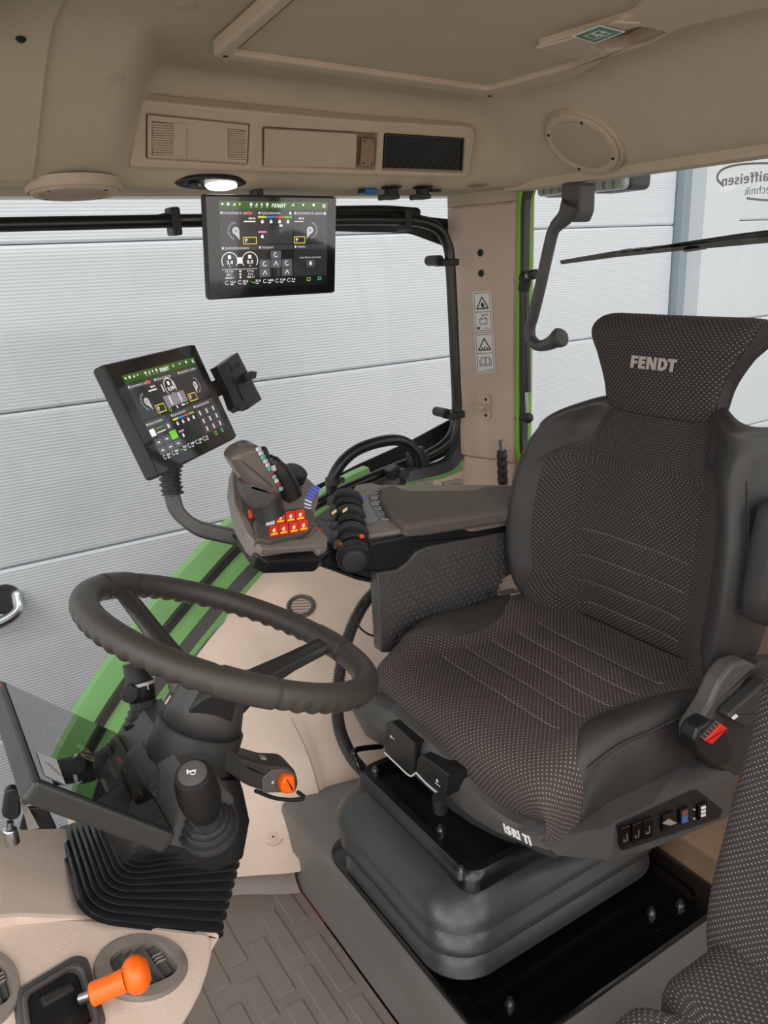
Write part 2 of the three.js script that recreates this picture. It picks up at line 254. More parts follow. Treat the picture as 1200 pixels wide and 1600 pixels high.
// sectional gate with fine horizontal ribs: every section is a panel of its own, joints recessed
const ribBump = dataTex(64, (x, y) => g8(0.5 + 0.5 * Math.sin(y / 64 * Math.PI * 2 * 4)), 0.05);
const gateMat = new THREE.MeshStandardMaterial({ color: 0xdfe4ea, roughness: 0.42, bumpMap: ribBump, bumpScale: 0.0009 });
const gateSmooth = plain(0xe2e7ec, 0.42);
{
  const w = structGroup('wall_right', 'white sectional gate with fine horizontal ribs beside the tractor', 'gate');
  part(w, 'backing', bx(HALL.x0, HALL.x1, HALL.y0, HALL.y1, HZ - 0.3, HZ - 0.045, 0.001), M.hallGrey);
  const xm = P.z(1052, 380, HZ).x, joints = [-1.5, -1.0, -0.416, 0.281, 0.862, 1.442, 2.02, 2.6, 3.18, 3.4];
  for (let i = 0; i < joints.length - 1; i++) part(w, 'panel', bx(HALL.x0, xm, joints[i] + 0.0015, joints[i + 1] - 0.0015, HZ - 0.045, HZ, 0.014), gateMat);
  const x1 = P.z(1066, 380, HZ).x, x2 = P.z(1093, 380, HZ).x, x3 = P.z(1153, 350, HZ).x;
  part(w, 'post', bx(xm + 0.004, x1 - 0.01, HALL.y0, HALL.y1, HZ - 0.05, HZ + 0.05, 0.006), plain(0x8fa0a9, 0.4), 'blue grey steel guide post');
  part(w, 'post', bx(x1, x2, HALL.y0, HALL.y1, HZ - 0.05, HZ + 0.02, 0.006), M.hallGrey);
  part(w, 'jamb', bx(x2, x3, HALL.y0, HALL.y1, HZ - 0.05, HZ + 0.01, 0.004), gateSmooth);
  const j2 = [-1.5, -0.6, P.z(1180, 640, HZ).y - 0.1, P.z(1180, 496, HZ).y, P.z(1180, 344, HZ).y, P.z(1180, 225, HZ).y, 3.4];
  for (let i = 0; i < j2.length - 1; i++) part(w, 'panel', bx(x3 + 0.01, HALL.x1, j2[i] + 0.0015, j2[i + 1] - 0.0015, HZ - 0.045, HZ, 0.014), gateSmooth);
}
{ // chrome pull handle of the gate, in its dark recess
  const c = P.z(12, 945, HZ + 0.012), t = thing('gate_handle', 'curved chrome pull handle on the white ribbed gate', 'handle', [c.x - 0.12, c.y, c.z]);
  part(t, 'recess', lathe([[0.001, 0.004], [0.05, 0.004], [0.056, 0.01], [0.06, 0], [0.001, 0]], V(c.x - 0.005, c.y + 0.02, HZ), V(0, 0, 1), 28), M.darker);
  part(t, 'grip', tube([V(c.x - 0.26, c.y + 0.03, HZ + 0.01), V(c.x - 0.22, c.y - 0.03, HZ + 0.06), V(c.x - 0.08, c.y - 0.045, HZ + 0.075), V(c.x + 0.02, c.y - 0.02, HZ + 0.06), V(c.x + 0.035, c.y + 0.03, HZ + 0.01)], 0.022, 40), M.chrome);
}
// ================================================================ the cab: floor, trim, headliner, pillar, windows
const LIPZ = [[-0.1, -0.62], [0.2, -0.57], [0.35, -0.515], [0.45, -0.465], [0.56, -0.395]];
const WZ = -0.80, RX = 1.40;                                         // planes of the right-hand and the rear window
{ // rubber floor mat with raised pads
  const f = struct('floor', bx(-0.5, 0.56, -0.05, 0, -0.75, 0.78, 0.004), M.mat, 'brown grey rubber cab floor mat with raised pads', 'floor mat');
  const pad = uvBox(box(0.034, 0.005, 0.15, 0.002)), padB = uvBox(box(0.034, 0.005, 0.105, 0.002));
  for (let i = 0; i < 9; i++) for (let j = 0; j < 6; j++) { const x = 0.52 - i * 0.05, z = -0.36 + j * 0.175 + (i % 3) * 0.06; if (z > 0.6 || (x > 0.5 && j < 0)) continue; const m = shade(new THREE.Mesh((i + j) % 4 ? pad : padB, M.mat)); m.name = 'raised_pad'; m.position.set(x, 0.0005, z); f.add(m); bases.set(m, V(0, 0, 0)); }
  part(f, 'edge_lip', thick((u, v) => { const x = mix(-0.1, 0.556, u), z = tab(LIPZ, x)[0]; return V(x, v * 0.066, z - v * 0.012 + (v < 0.3 ? (0.3 - v) * 0.05 : 0)); }, 24, 6, -0.004), M.mat);
}
{ // plinth that carries the seat
  const prof = [[0.562, 0], [0.562, 0.098], [0.551, 0.108], [0.546, 0.2], [0.549, 0.213], [0.562, 0.22], [1.42, 0.22], [1.42, 0]];
  const rings = [-0.42, 0.8].map((z) => prof.map(([x, y]) => V(x, y, z)));
  struct('trim_1', loft(rings, { crease: 0.6 }), M.plinth, 'grey plastic plinth with stepped front under the driver seat', 'plinth');
}
// inner sill line of the right-hand window, read along its edge
const SILL = PX([[735, 640], [736, 690], [731, 714], [718, 734], [696, 746], [655, 756], [610, 769], [560, 792], [500, 834], [430, 880], [372, 940], [300, 1027], [240, 1110], [190, 1190], [150, 1262]], (a, b) => P.z(a, b, WZ));
const sillCurve = spline(SILL);
const sillTop = (() => { const T = []; for (let k = 0; k <= 80; k++) { const p = sillCurve.getPointAt(0.04 + 0.96 * k / 80); T.push([p.x, p.y]); } T.reverse(); return (x) => { if (x <= T[0][0]) return T[0][1]; for (let i = 1; i < T.length; i++) if (T[i][0] >= x) { const t = (x - T[i - 1][0]) / (T[i][0] - T[i - 1][0] + 1e-9); return mix(T[i - 1][1], T[i][1], t); } return T[T.length - 1][1]; }; })();
const wallZ = [[-0.1, -0.6], [0.2, -0.56], [0.35, -0.505], [0.45, -0.455], [0.56, -0.395], [0.7, -0.375], [0.9, -0.37], [1.42, -0.37]];
const trimFn = (u, v) => {
  const x = mix(0.16, 1.42, u), zb = tab(wallZ, x)[0], top = x > 1.33 ? sillTop(1.33) : sillTop(x), y0 = 0.055;
  const y = mix(y0, top, v), f = tab([[0, 0], [0.3, 0.06], [0.55, 0.26], [0.75, 0.62], [0.9, 0.92], [1, 1]], v)[0];
  const crease = 0.012 * Math.exp(-(((y - 0.30 + 0.25 * (x - 0.6)) / 0.05) ** 2)) * ss(0.2, 0.5, x) + 0.012 * ss(0.52, 0.5, y) * ss(0.66, 0.63, x) * ss(0.32, 0.35, x);
  return V(x, y, mix(zb, WZ + 0.002, f) + crease);
};
const wallTrim = struct('wall_right', thick((u, v) => trimFn(u, v), 90, 60, 0.012), M.beige, 'beige moulded side trim beside the seat with round screw cover', 'cab trim');
{ const s = onSurf(trimFn, 427, 1306); part(wallTrim, 'screw_cover', [lathe([[0.0001, 0.003], [0.012, 0.003], [0.0155, 0.001], [0.017, 0.002], [0.022, 0.0015], [0.024, -0.004]], s.p, s.n, 28)], M.beige); part(wallTrim, 'screw', lathe([[0.0001, 0.0042], [0.002, 0.0042], [0.0022, 0.002]], s.p, s.n, 12), M.ink); }
part(wallTrim, 'access_cover', thick((u, v) => { const a = mix((0.40 - 0.16) / 1.26, (0.63 - 0.16) / 1.26, u), p = trimFn(a, mix(0.22, mix(0.5, 0.62, u), v)); p.z += 0.0035; return p; }, 20, 20, 0.003), M.beige);
{ // oval air outlet in the side trim
  const s = onSurf(trimFn, 470, 948), up = V(0, 1, 0).addScaledVector(s.n, -s.n.y).normalize(), rt = up.clone().cross(s.n), t = thing('air_vent', 'small oval grey air vent in the beige side trim', 'air vent', s.p.toArray());
  const ell = (a, b, h, n = 36) => Array.from({ length: n }, (_, k) => { const q = k / n * 2 * Math.PI; return s.p.clone().addScaledVector(rt, Math.cos(q) * a).addScaledVector(up, Math.sin(q) * b).addScaledVector(s.n, h); });
  part(t, 'bezel', loft([ell(0.036, 0.033, -0.004), ell(0.036, 0.033, 0.004), ell(0.033, 0.03, 0.007), ell(0.027, 0.024, 0.006), ell(0.026, 0.023, -0.02)], { cap0: false, cap1: false }), M.greyMid);
  part(t, 'duct', loft([ell(0.026, 0.023, -0.012), ell(0.02, 0.018, -0.013)], { cap0: false }), M.black);
  for (let k = -2; k <= 2; k++) { const w = Math.sqrt(1 - (k / 3) ** 2) * 0.025, c = s.p.clone().addScaledVector(up, k * 0.0085).addScaledVector(s.n, 0.002); part(t, 'slat', box(w * 2, 0.0018, 0.012, 0.0006).applyMatrix4(basis(c, rt, up.clone().addScaledVector(s.n, 0.5).normalize())), M.grey); }
}
// bands of the window frame below the sill line, stepping outwards
function sillBand(t0, t1, d0, d1, z0, z1, h = 0.006) {
  const rings = [], n = 70;
  for (let k = 0; k <= n; k++) { const t = mix(t0, t1, k / n), p = sillCurve.getPointAt(t), g = sillCurve.getTangentAt(t), nn = V(g.y, -g.x, 0).normalize(); if (nn.y < 0 && nn.x > 0) nn.negate(); const q = (d, z) => V(p.x + nn.x * d, p.y + nn.y * d, z); rings.push([q(d0, z0), q(d1, z1), q(d1, z1 - 0.03), q(d0, z0 - 0.03)]); }
  return loft(rings, { crease: 0.7 });
}
{
  const w = structGroup('window_2', 'right-hand cab window with green frame and black rubber seals', 'window');
  part(w, 'inner_frame', sillBand(0.1, 1, -0.004, 0.010, WZ - 0.004, WZ - 0.004), M.green);
  part(w, 'seal', sillBand(0.0, 1, 0.010, 0.036, WZ - 0.006, WZ - 0.02), M.rubber);
  part(w, 'outer_frame', sillBand(0.3, 1, 0.036, 0.078, WZ - 0.022, WZ - 0.028), M.green);
  part(w, 'seal', sillBand(0.53, 1, 0.078, 0.097, WZ - 0.022, WZ - 0.022), M.rubber);
  part(w, 'outer_frame', sillBand(0.53, 1, 0.097, 0.145, WZ - 0.04, WZ - 0.05), M.green);
  part(w, 'pane', bx(-0.6, 1.372, 0.05, 1.55, WZ - 0.104, WZ - 0.1, 0.001), M.glass);
  part(w, 'frit', prism(PX([[500, 326], [625, 322], [662, 338], [728, 345], [728, 392], [704, 388], [640, 364], [500, 361]], (a, b) => P.z(a, b, WZ - 0.09)), V(0, 0, -1), 0.006, 0.001, 0.03), M.black, 'black printed border of the glass');
  part(w, 'frit', prism(PX([[737, 648], [705, 655], [640, 690], [560, 726], [470, 772], [470, 800], [560, 772], [640, 737], [690, 716], [737, 684]], (a, b) => P.z(a, b, WZ - 0.09)), V(0, 0, -1), 0.006, 0.001, 0.01), M.black, 'black printed border of the glass');
}
{ // green mudguard outside, under the window
  const t = single('mudguard', loft([0, 0.25, 0.5, 0.75, 1].map((k) => { const x = mix(0.75, 1.5, k), y = 0.63 - 0.1 * (1 - k) ** 2; return [[-0.95, y], [-0.95, y + 0.02], [-1.3, y - 0.02], [-1.3, y - 0.06]].map(([z, yy]) => V(x, yy, z)); }), { crease: 0.6 }), M.green, 'green rear mudguard seen through the side window below the rail', 'mudguard');
}
// ---- headliner: one moulded shell, flat above the seat, falling to the window edges
const linY = (x, z) => {
  const zs = mix(-0.26, -0.50, ss(0.40, 0.5, x)), ur = Math.max(0, Math.min(1, (zs - z) / (zs + 0.67))), ub = Math.max(0, Math.min(1, (x - 1.15) / 0.235)), s = Math.min(1, Math.hypot(ur, ub));
  return mix(1.662 - 0.031 * (x - 0.5), 1.487, s * s * (3 - 2 * s) * 0.6 + s * 0.4);
};
const linFn = (u, v) => { const x = mix(-0.45, 1.415, u), z = mix(-0.84, 0.88, Math.pow(v, 1.35)); return V(x, linY(x, z), z); };
const liner = struct('ceiling', thick((u, v) => linFn(1 - u, v), 120, 90, -0.012), M.liner, 'beige grained headliner of the cab roof', 'headliner');
part(liner, 'roof_shell', [bx(-0.5, 1.55, 1.69, 1.75, -0.98, 0.9, 0.02), bx(-0.5, 1.55, 1.49, 1.70, -0.98, -0.83, 0.03), bx(1.43, 1.72, 1.58, 1.70, -0.98, 0.9, 0.03)], plain(0xd6d6d2, 0.4));
{ // front strip of the headliner and its two covers
  const a = P.y(105, 0, 1.66), b = P.y(0, 150, 1.655);
  part(liner, 'front_panel', thick((u, v) => { const z = mix(-0.62, 0.9, v), x1 = mix(b.x, a.x, (z - b.z) / (a.z - b.z)), x = mix(x1, -0.2, u), yy = linY(x, z); return V(x, yy - 0.006, z); }, 16, 30, -0.004), M.liner);
  for (const [px, py] of [[290, 10], [180, 120]]) { const s = onSurf(linFn, px, py); part(liner, 'cover_cap', lathe([[0.0001, 0.002], [0.012, 0.002], [0.0145, 0]], s.p, s.n, 28), M.linerPlain); }
  const s = onSurf(linFn, 31, 54); part(liner, 'screw', lathe([[0.0001, 0.009], [0.005, 0.009], [0.007, 0.006]], s.p, s.n, 16), M.ink);
  const k = P.y(2, 4, 1.64); part(liner, 'sun_visor', bx(k.x - 0.3, k.x - 0.012, 1.628, 1.645, -0.5, 0.7, 0.006), M.black, 'black roller blind at the front edge');
}
// ---- corner pillar
{
  const sec = [[1.362, WZ - 0.01], [1.366, WZ + 0.012], [1.405, -0.672], [1.402, -0.638], [1.42, -0.628], [1.46, -0.63], [1.46, -0.87], [1.37, -0.87]];
  const ring = (y, dx = 0) => sec.map(([x, z], i) => V(x + (i < 4 ? dx : 0), y, z));
  const p = struct('trim_2', loft([ring(0.79), ring(0.795, -0.004), ring(1.452, -0.004), ring(1.458)], { crease: 0.5 }), M.pillar, 'beige plastic corner pillar between side and rear window', 'pillar');
  part(p, 'pillar_head', loft([ring(1.459, 0.003), ring(1.472, -0.002), ring(1.492, -0.03)], { crease: 0.7 }), M.liner);
  const base = sec.map(([x, z], i) => V(x + (i < 4 ? 0.003 : 0), 0.788, z));
  part(p, 'pillar_foot', loft([base, sec.map(([x, z], i) => V(x - (i < 4 ? 0.004 : 0), 0.76, z)), sec.map(([x, z], i) => V(x - (i < 4 ? 0.03 : 0), 0.70, z + (i < 4 ? 0.02 : 0))), sec.map(([x, z], i) => V(x - (i < 4 ? 0.1 : 0), 0.66, z + (i < 4 ? 0.03 : 0))), sec.map(([x, z], i) => V(x - (i < 4 ? 0.12 : 0), 0.55, z + (i < 4 ? 0.1 : 0)))], { crease: 0.9 }), M.pillar);
}
// face of the pillar that carries stickers and hook
const PA = V(1.362, 1.1, WZ + 0.012), PB = V(1.401, 1.1, -0.672), pillarN = V(0, 1, 0).cross(PB.clone().sub(PA)).normalize(); if (pillarN.z < 0) pillarN.negate();
const onPillar = (a, b, off = 0) => P.pl(a, b, PA.clone().addScaledVector(pillarN, off), pillarN);
// ---- rear wall, rear window
{
  const zz = (z, y, x = RX + 0.022) => V(x, y, z), hole = (e) => [zz(-0.627 + e, 0.766 + e), zz(0.62 - e, 0.766 + e), zz(0.62 - e, 1.525 - e), zz(-0.627 + e, 1.525 - e)];
  struct('wall_rear', prism([zz(-0.9, 0), zz(0.9, 0), zz(0.9, 1.6), zz(-0.9, 1.6)], V(1, 0, 0), 0.03, 0, 0, [hole(0)], 0.08), M.pillar, 'beige rear cab wall around the rear window', 'cab trim');
  const w = structGroup('window_1', 'rear cab window with bright green frame and black seal', 'window');
  const ringAt = (e0, e1, x0, d, r) => prism(hole(e0).map((p) => p.setX(x0)), V(1, 0, 0), d, 0.002, r, [hole(e1).map((p) => p.setX(x0))], r);
  part(w, 'green_frame', ringAt(-0.004, 0.008, RX + 0.002, 0.045, 0.08), M.greenBright);
  part(w, 'seal', ringAt(0.008, 0.02, RX + 0.006, 0.02, 0.075), M.rubber);
  part(w, 'pane', prism(hole(0.02).map((p) => p.setX(RX + 0.05)), V(1, 0, 0), 0.004, 0.0005, 0.07), M.glass);
  struct('ceiling', prism([zz(-0.63, 1.478, 1.36), zz(0.7, 1.478, 1.36), zz(0.7, 1.5, 1.36), zz(-0.63, 1.5, 1.36)], V(1, 0, 0), 0.06, 0.003), M.liner, 'beige lower edge of the headliner over the rear window', 'headliner');
}
struct('trim_3', loft([[-0.1, -0.16], [0.3, -0.1], [0.9, 0.0], [1.5, 0.1]].map(([y, x]) => rring0(x, y, WZ - 0.05, 0.035, 0.05)), { crease: 0.8 }), M.green, 'green front door post ahead of the side window', 'pillar');
function rring0(cx, y, cz, hx, hz) { return [[-1, -1], [-1, 1], [1, 1], [1, -1]].map(([a, b]) => V(cx + a * hx, y, cz + b * hz)); }
{ // storage steps behind the plinth plate
  const t = thing('storage_ledge', 'tan stepped storage ledge behind the seat base plate', 'ledge', [1.2, 0.22, 0.35]);
  part(t, 'lower_step', bx(1.085, 1.22, 0.2205, 0.292, 0.02, 0.75, 0.012), M.tan); part(t, 'upper_step', bx(1.222, 1.395, 0.2205, 0.325, 0.02, 0.75, 0.012), M.tan);
}
// ================================================================ driver seat
const seat = thing('driver_seat', 'dark grey fabric driver seat with headrest on rubber bellows', 'seat', [0.8, 0.22, 0]);
function rring(cx, y, cz, hx, hz, r, n = 8) {                        // rounded rectangle ring in a level plane
  const o = []; for (const [sx, sz, a0] of [[1, 1, 0], [-1, 1, 90], [-1, -1, 180], [1, -1, 270]]) for (let k = 0; k <= n; k++) { const a = R(a0 + 90 * k / n); o.push(V(cx + sx * (hx - r) + Math.cos(a) * r, y, cz + sz * (hz - r) + Math.sin(a) * r)); }
  return o;
}
{ // base plate with bolts
  const pl = part(seat, 'base_plate', loft([rring(0.815, 0.2205, 0.033, 0.262, 0.272, 0.05), rring(0.815, 0.229, 0.033, 0.262, 0.272, 0.05), rring(0.815, 0.231, 0.033, 0.259, 0.269, 0.05), rring(0.815, 0.231, 0.033, 0.235, 0.245, 0.04), rring(0.815, 0.226, 0.033, 0.23, 0.24, 0.04)], { crease: 0.5 }), M.gloss, 'glossy black base plate');
  for (const [a, b] of [[1018, 1424], [1063, 1413], [797, 1566]]) { const c = P.y(a, b, 0.232); part(pl, 'bolt', [new THREE.CylinderGeometry(0.0085, 0.0085, 0.005, 6).translate(c.x, 0.2285, c.z), cyl(0.0045, 0.0045, 0.014, 12).translate(c.x, 0.233, c.z)], M.steel, 'bare steel bolt'); }
}
{ // rubber bellows, three deep folds
  const prof = [[0.406, 0.054], [0.397, 0.036], [0.384, 0.02], [0.368, 0.008], [0.357, 0.001], [0.353, 0], [0.35, 0.004], [0.347, 0.03], [0.344, 0.034], [0.339, 0.03], [0.327, 0.019], [0.313, 0.009], [0.304, 0.005], [0.3005, 0.006], [0.298, 0.012], [0.2955, 0.036], [0.292, 0.04], [0.287, 0.035], [0.275, 0.024], [0.26, 0.014], [0.25, 0.011], [0.2465, 0.013], [0.243, 0.02], [0.236, 0.036], [0.232, 0.036]];
  part(seat, 'bellows', loft(prof.map(([y, i]) => rring(0.80, y, 0, 0.262 - i, 0.205 - i, 0.085 - i * 0.5, 10)), { crease: 0.85 }), M.rubber, 'black rubber bellows with three folds');
  part(seat, 'upper_frame', loft([[0.402, 0], [0.418, 0.003], [0.426, 0.008], [0.429, 0.011], [0.429, 0.024], [0.414, 0.028]].map(([y, i]) => rring(0.812, y, 0.0, 0.215 - i, 0.178 - i, 0.03)), { crease: 0.5 }), plain(0x0d0d0e, 0.3), 'black upper suspension frame');
  part(seat, 'dark_void_block', bx(0.73, 1.06, 0.42, 0.50, -0.15, 0.15, 0.012), M.gloss);  // block coloured near black to read as the shaded void under the cushion
  for (const [a, b] of [[688, 1298], [720, 1362], [586, 1205]]) { const c = P.y(a, b, 0.43); part(seat, 'bolt', [cyl(0.007, 0.007, 0.014, 12).translate(c.x, 0.426, c.z), cyl(0.004, 0.004, 0.02, 10).translate(c.x, 0.43, c.z)], M.steel); }
  part(seat, 'adjuster_bail', tube([P.z(596, 1166, -0.22), P.z(556, 1172, -0.2), P.z(556, 1188, -0.19), P.z(572, 1215, -0.16), P.z(630, 1278, -0.05), P.z(690, 1325, 0.05), P.z(735, 1355, 0.12), P.z(758, 1362, 0.145), P.z(778, 1350, 0.14)], 0.0055, 90), M.gloss, 'glossy black fore and aft adjuster bail');
}
// ---- cushion
const CPROF = [[0, 0.755, 0.506], [0.1, 0.716, 0.509], [0.2, 0.69, 0.534], [0.29, 0.682, 0.562], [0.37, 0.70, 0.592], [0.46, 0.745, 0.608], [0.6, 0.83, 0.610], [0.76, 0.94, 0.604], [0.9, 1.05, 0.604], [1, 1.135, 0.612]];
const CSIDE = [[0, 0, 0], [0.35, 0.45, 0.0], [0.6, 0.75, 0.004], [0.75, 0.92, 0.0], [0.85, 1.0, -0.02], [0.93, 1.025, -0.055], [1, 1.01, -0.105]];
const SEAMS = [0.795, 0.855, 0.92, 0.985, 1.045];
function cushion(s, v, lift = 0) {                                   // s -1..1 across, v 0 front underside .. 1 rear
  const [x, y] = tab(CPROF, v), [zf, dy] = tab(CSIDE, Math.abs(s)), w = mix(0.232, 0.252, ss(0.1, 0.6, v)), k = ss(0.02, 0.35, v), z = Math.sign(s) * zf * w;
  let h = dy * mix(0.0, 1, ss(0.12, 0.42, v)); const a = Math.abs(z);
  h += 0.03 * ss(0.14, 0.235, a) * ss(0.4, 0.62, v) * ss(1.02, 0.85, v) * (Math.abs(s) < 0.86 ? 1 : Math.max(0, (1 - Math.abs(s)) / 0.14)) * (z < 0 ? 1.35 : 0.9);
  if (a < 0.17 && v > 0.45) for (const q of SEAMS) h -= 0.0035 * Math.exp(-(((x - q) / 0.006) ** 2)) * ss(0.17, 0.15, a);
  h -= 0.042 * Math.exp(-(((z - 0.09) / 0.1) ** 2)) * ss(0.34, 0.08, v);
  const fx = x + 0.35 * z * z * ss(0.5, 0.0, v);
  return V(fx, y + h + lift, z);
}
{
  const c = part(seat, 'cushion', grid((u, v) => cushion(1 - u * 2, v), 110, 110), M.seatFabric, 'brown grey woven fabric seat cushion');
  for (const sg of [-1, 1]) {
    const g = grid((u, v) => { const s0 = mix(0.86, 0.5, Math.sin(Math.PI * Math.min(1, v * 1.12)) ** 0.6 * 0.9), s = mix(s0, 1, u) * sg, p = cushion(s, mix(0.47, 0.965, v), 0); const e = Math.min(1, Math.min(u * 8, v * 12, (1 - v) * 12)); p.y += 0.005 * e; p.z += sg * 0.004 * ss(0.6, 0.8, u); return p; }, 34, 60);
    part(seat, 'cushion_bolster', g, M.leather, 'black smooth leather side bolster');
    part(c, 'piping', tube([0.5, 0.6, 0.7, 0.8, 0.9, 0.955].map((v) => cushion(0.84 * sg, v).add(V(0, 0.004, sg * 0.005))), 0.0028, 50, 8), M.leather);
  }
  const st = []; for (const q of SEAMS) for (let z = -0.15; z < 0.16; z += 0.0075) { let v = 0.45; while (tab(CPROF, v)[0] < q && v < 1) v += 0.002; let s = 0, lo = 0, hi = 0.8; for (let k = 0; k < 14; k++) { s = (lo + hi) / 2; Math.abs(cushion(s, v).z) < Math.abs(z) ? lo = s : hi = s; } const p = cushion(s * Math.sign(z || 1), v); st.push(box(0.0016, 0.0012, 0.005, 0.0004, 1).translate(p.x, p.y + 0.0012, p.z)); }
  part(c, 'stitching', st, plain(0x968b84, 0.8), 'pale seam stitching').userData.kind = 'stuff';
  part(seat, 'cushion_pan', bx(0.73, 1.16, 0.478, 0.53, -0.235, 0.235, 0.02), M.darker);
}
// ---- backrest
const BW = [[0.5, 0.15], [0.56, 0.195], [0.61, 0.225], [0.67, 0.252], [0.75, 0.268], [0.82, 0.27], [0.9, 0.262], [0.97, 0.24], [1.02, 0.205], [1.06, 0.16], [1.1, 0.13]];
const BX = [[0.5, 1.20], [0.56, 1.165], [0.62, 1.142], [0.7, 1.126], [0.8, 1.128], [0.9, 1.142], [1.0, 1.163], [1.06, 1.18], [1.1, 1.2]];
const BS = [[0, 0, 0], [0.25, 0.4, 0.004], [0.42, 0.62, -0.014], [0.55, 0.79, -0.052], [0.66, 0.92, -0.076], [0.75, 0.99, -0.066], [0.83, 1.025, -0.025], [0.91, 1.01, 0.035], [1, 0.93, 0.08]];
const BSEAM = [0.945, 0.865, 0.805, 0.75, 0.695, 0.645];
function back(s, y, out = 0) {
  const a = Math.abs(s), [zf, dx] = tab(BS, a), w = tab(BW, y)[0] + (s > 0 ? 0.045 * ss(0.96, 1.06, y) : 0), xc = tab(BX, y)[0], k = mix(0.75, 1, ss(0.56, 0.68, y)) * mix(1, 0.8, ss(0.95, 1.08, y)); let g = 0;
  if (a < 0.3) for (const q of BSEAM) g += 0.004 * Math.exp(-(((y + 0.3 * (zf * w) ** 2 - q) / 0.005) ** 2));
  g += 0.005 * Math.exp(-(((a - 0.335) / 0.012) ** 2));
  const f = a > 0.66 ? 1 + out : 1 + out * 0.3;
  return V(xc + dx * k + g - out * 0.06 * (a < 0.75 ? 1 : 0), y, Math.sign(s) * zf * w * f);
}
const splitS = (y) => mix(mix(0.72, 0.55, ss(0.6, 0.7, y)), 0.345, ss(0.905, 0.95, y));
{
  const topY = (s) => { const a = Math.abs(s); return mix(1.052, s > 0 ? 1.074 : 1.066, ss(0.3, 0.45, a)) - (s > 0 ? 0.02 : 0.07) * ss(0.45, 0.9, a); };
  const over = (s, t) => { if (t <= 0.9) { const y = mix(0.525, topY(s) - 0.015, t / 0.9); return back(s, y); } const k = (t - 0.9) / 0.1, p = back(s, topY(s) - 0.015); const q = k * Math.PI / 2; return V(p.x + (1 - Math.cos(q)) * 0.03, p.y + Math.sin(q) * 0.015, p.z); };
  const b = part(seat, 'backrest', grid((u, v) => { const y = mix(0.525, 1.06, v), sp = splitS(y); return over(mix(sp, -sp, u), v); }, 90, 110), M.backFabric, 'charcoal woven fabric backrest with cross seams');
  for (const sg of [-1, 1]) part(seat, 'backrest_bolster', grid((u, v) => { const y = mix(0.525, 1.06, v), s = mix(splitS(y) - 0.004, 1, sg > 0 ? 1 - u : u); const p = over(s * sg, v); p.x -= 0.003 * Math.min(1, u * 10, (1 - u) * 10); return p; }, 44, 90), M.leather, 'black leather backrest side bolster');
  part(seat, 'back_shell', loft([0.525, 0.6, 0.7, 0.8, 0.9, 0.97, 1.01].map((y) => { const w = tab(BW, y)[0] * 0.93, x = tab(BX, y)[0]; return [[0.07, -0.94], [0.13, -0.8], [0.155, -0.4], [0.16, 0], [0.155, 0.4], [0.13, 0.8], [0.07, 0.94], [0.03, 0.94], [0.03, -0.94]].map(([d, f]) => V(x + d, y, f * w)); })), M.darker);
  const st = []; for (const q of BSEAM.slice(2)) for (let s = -0.3; s <= 0.3; s += 0.0145) { const p = back(s, q - 0.3 * (tab(BS, Math.abs(s))[0] * 0.26) ** 2); st.push(box(0.0012, 0.0014, 0.0042, 0.0004, 1).translate(p.x - 0.001, p.y, p.z)); }
  part(b, 'stitching', st, plain(0x857b76, 0.8), 'pale seam stitching').userData.kind = 'stuff';
  for (const sg of [-1, 1]) part(b, 'stitching', tube([0.64, 0.7, 0.8, 0.9, 0.98].map((y) => back(0.78 * sg, y).add(V(0, 0, 0.001 * sg))), 0.0016, 40, 6), M.darker);
}
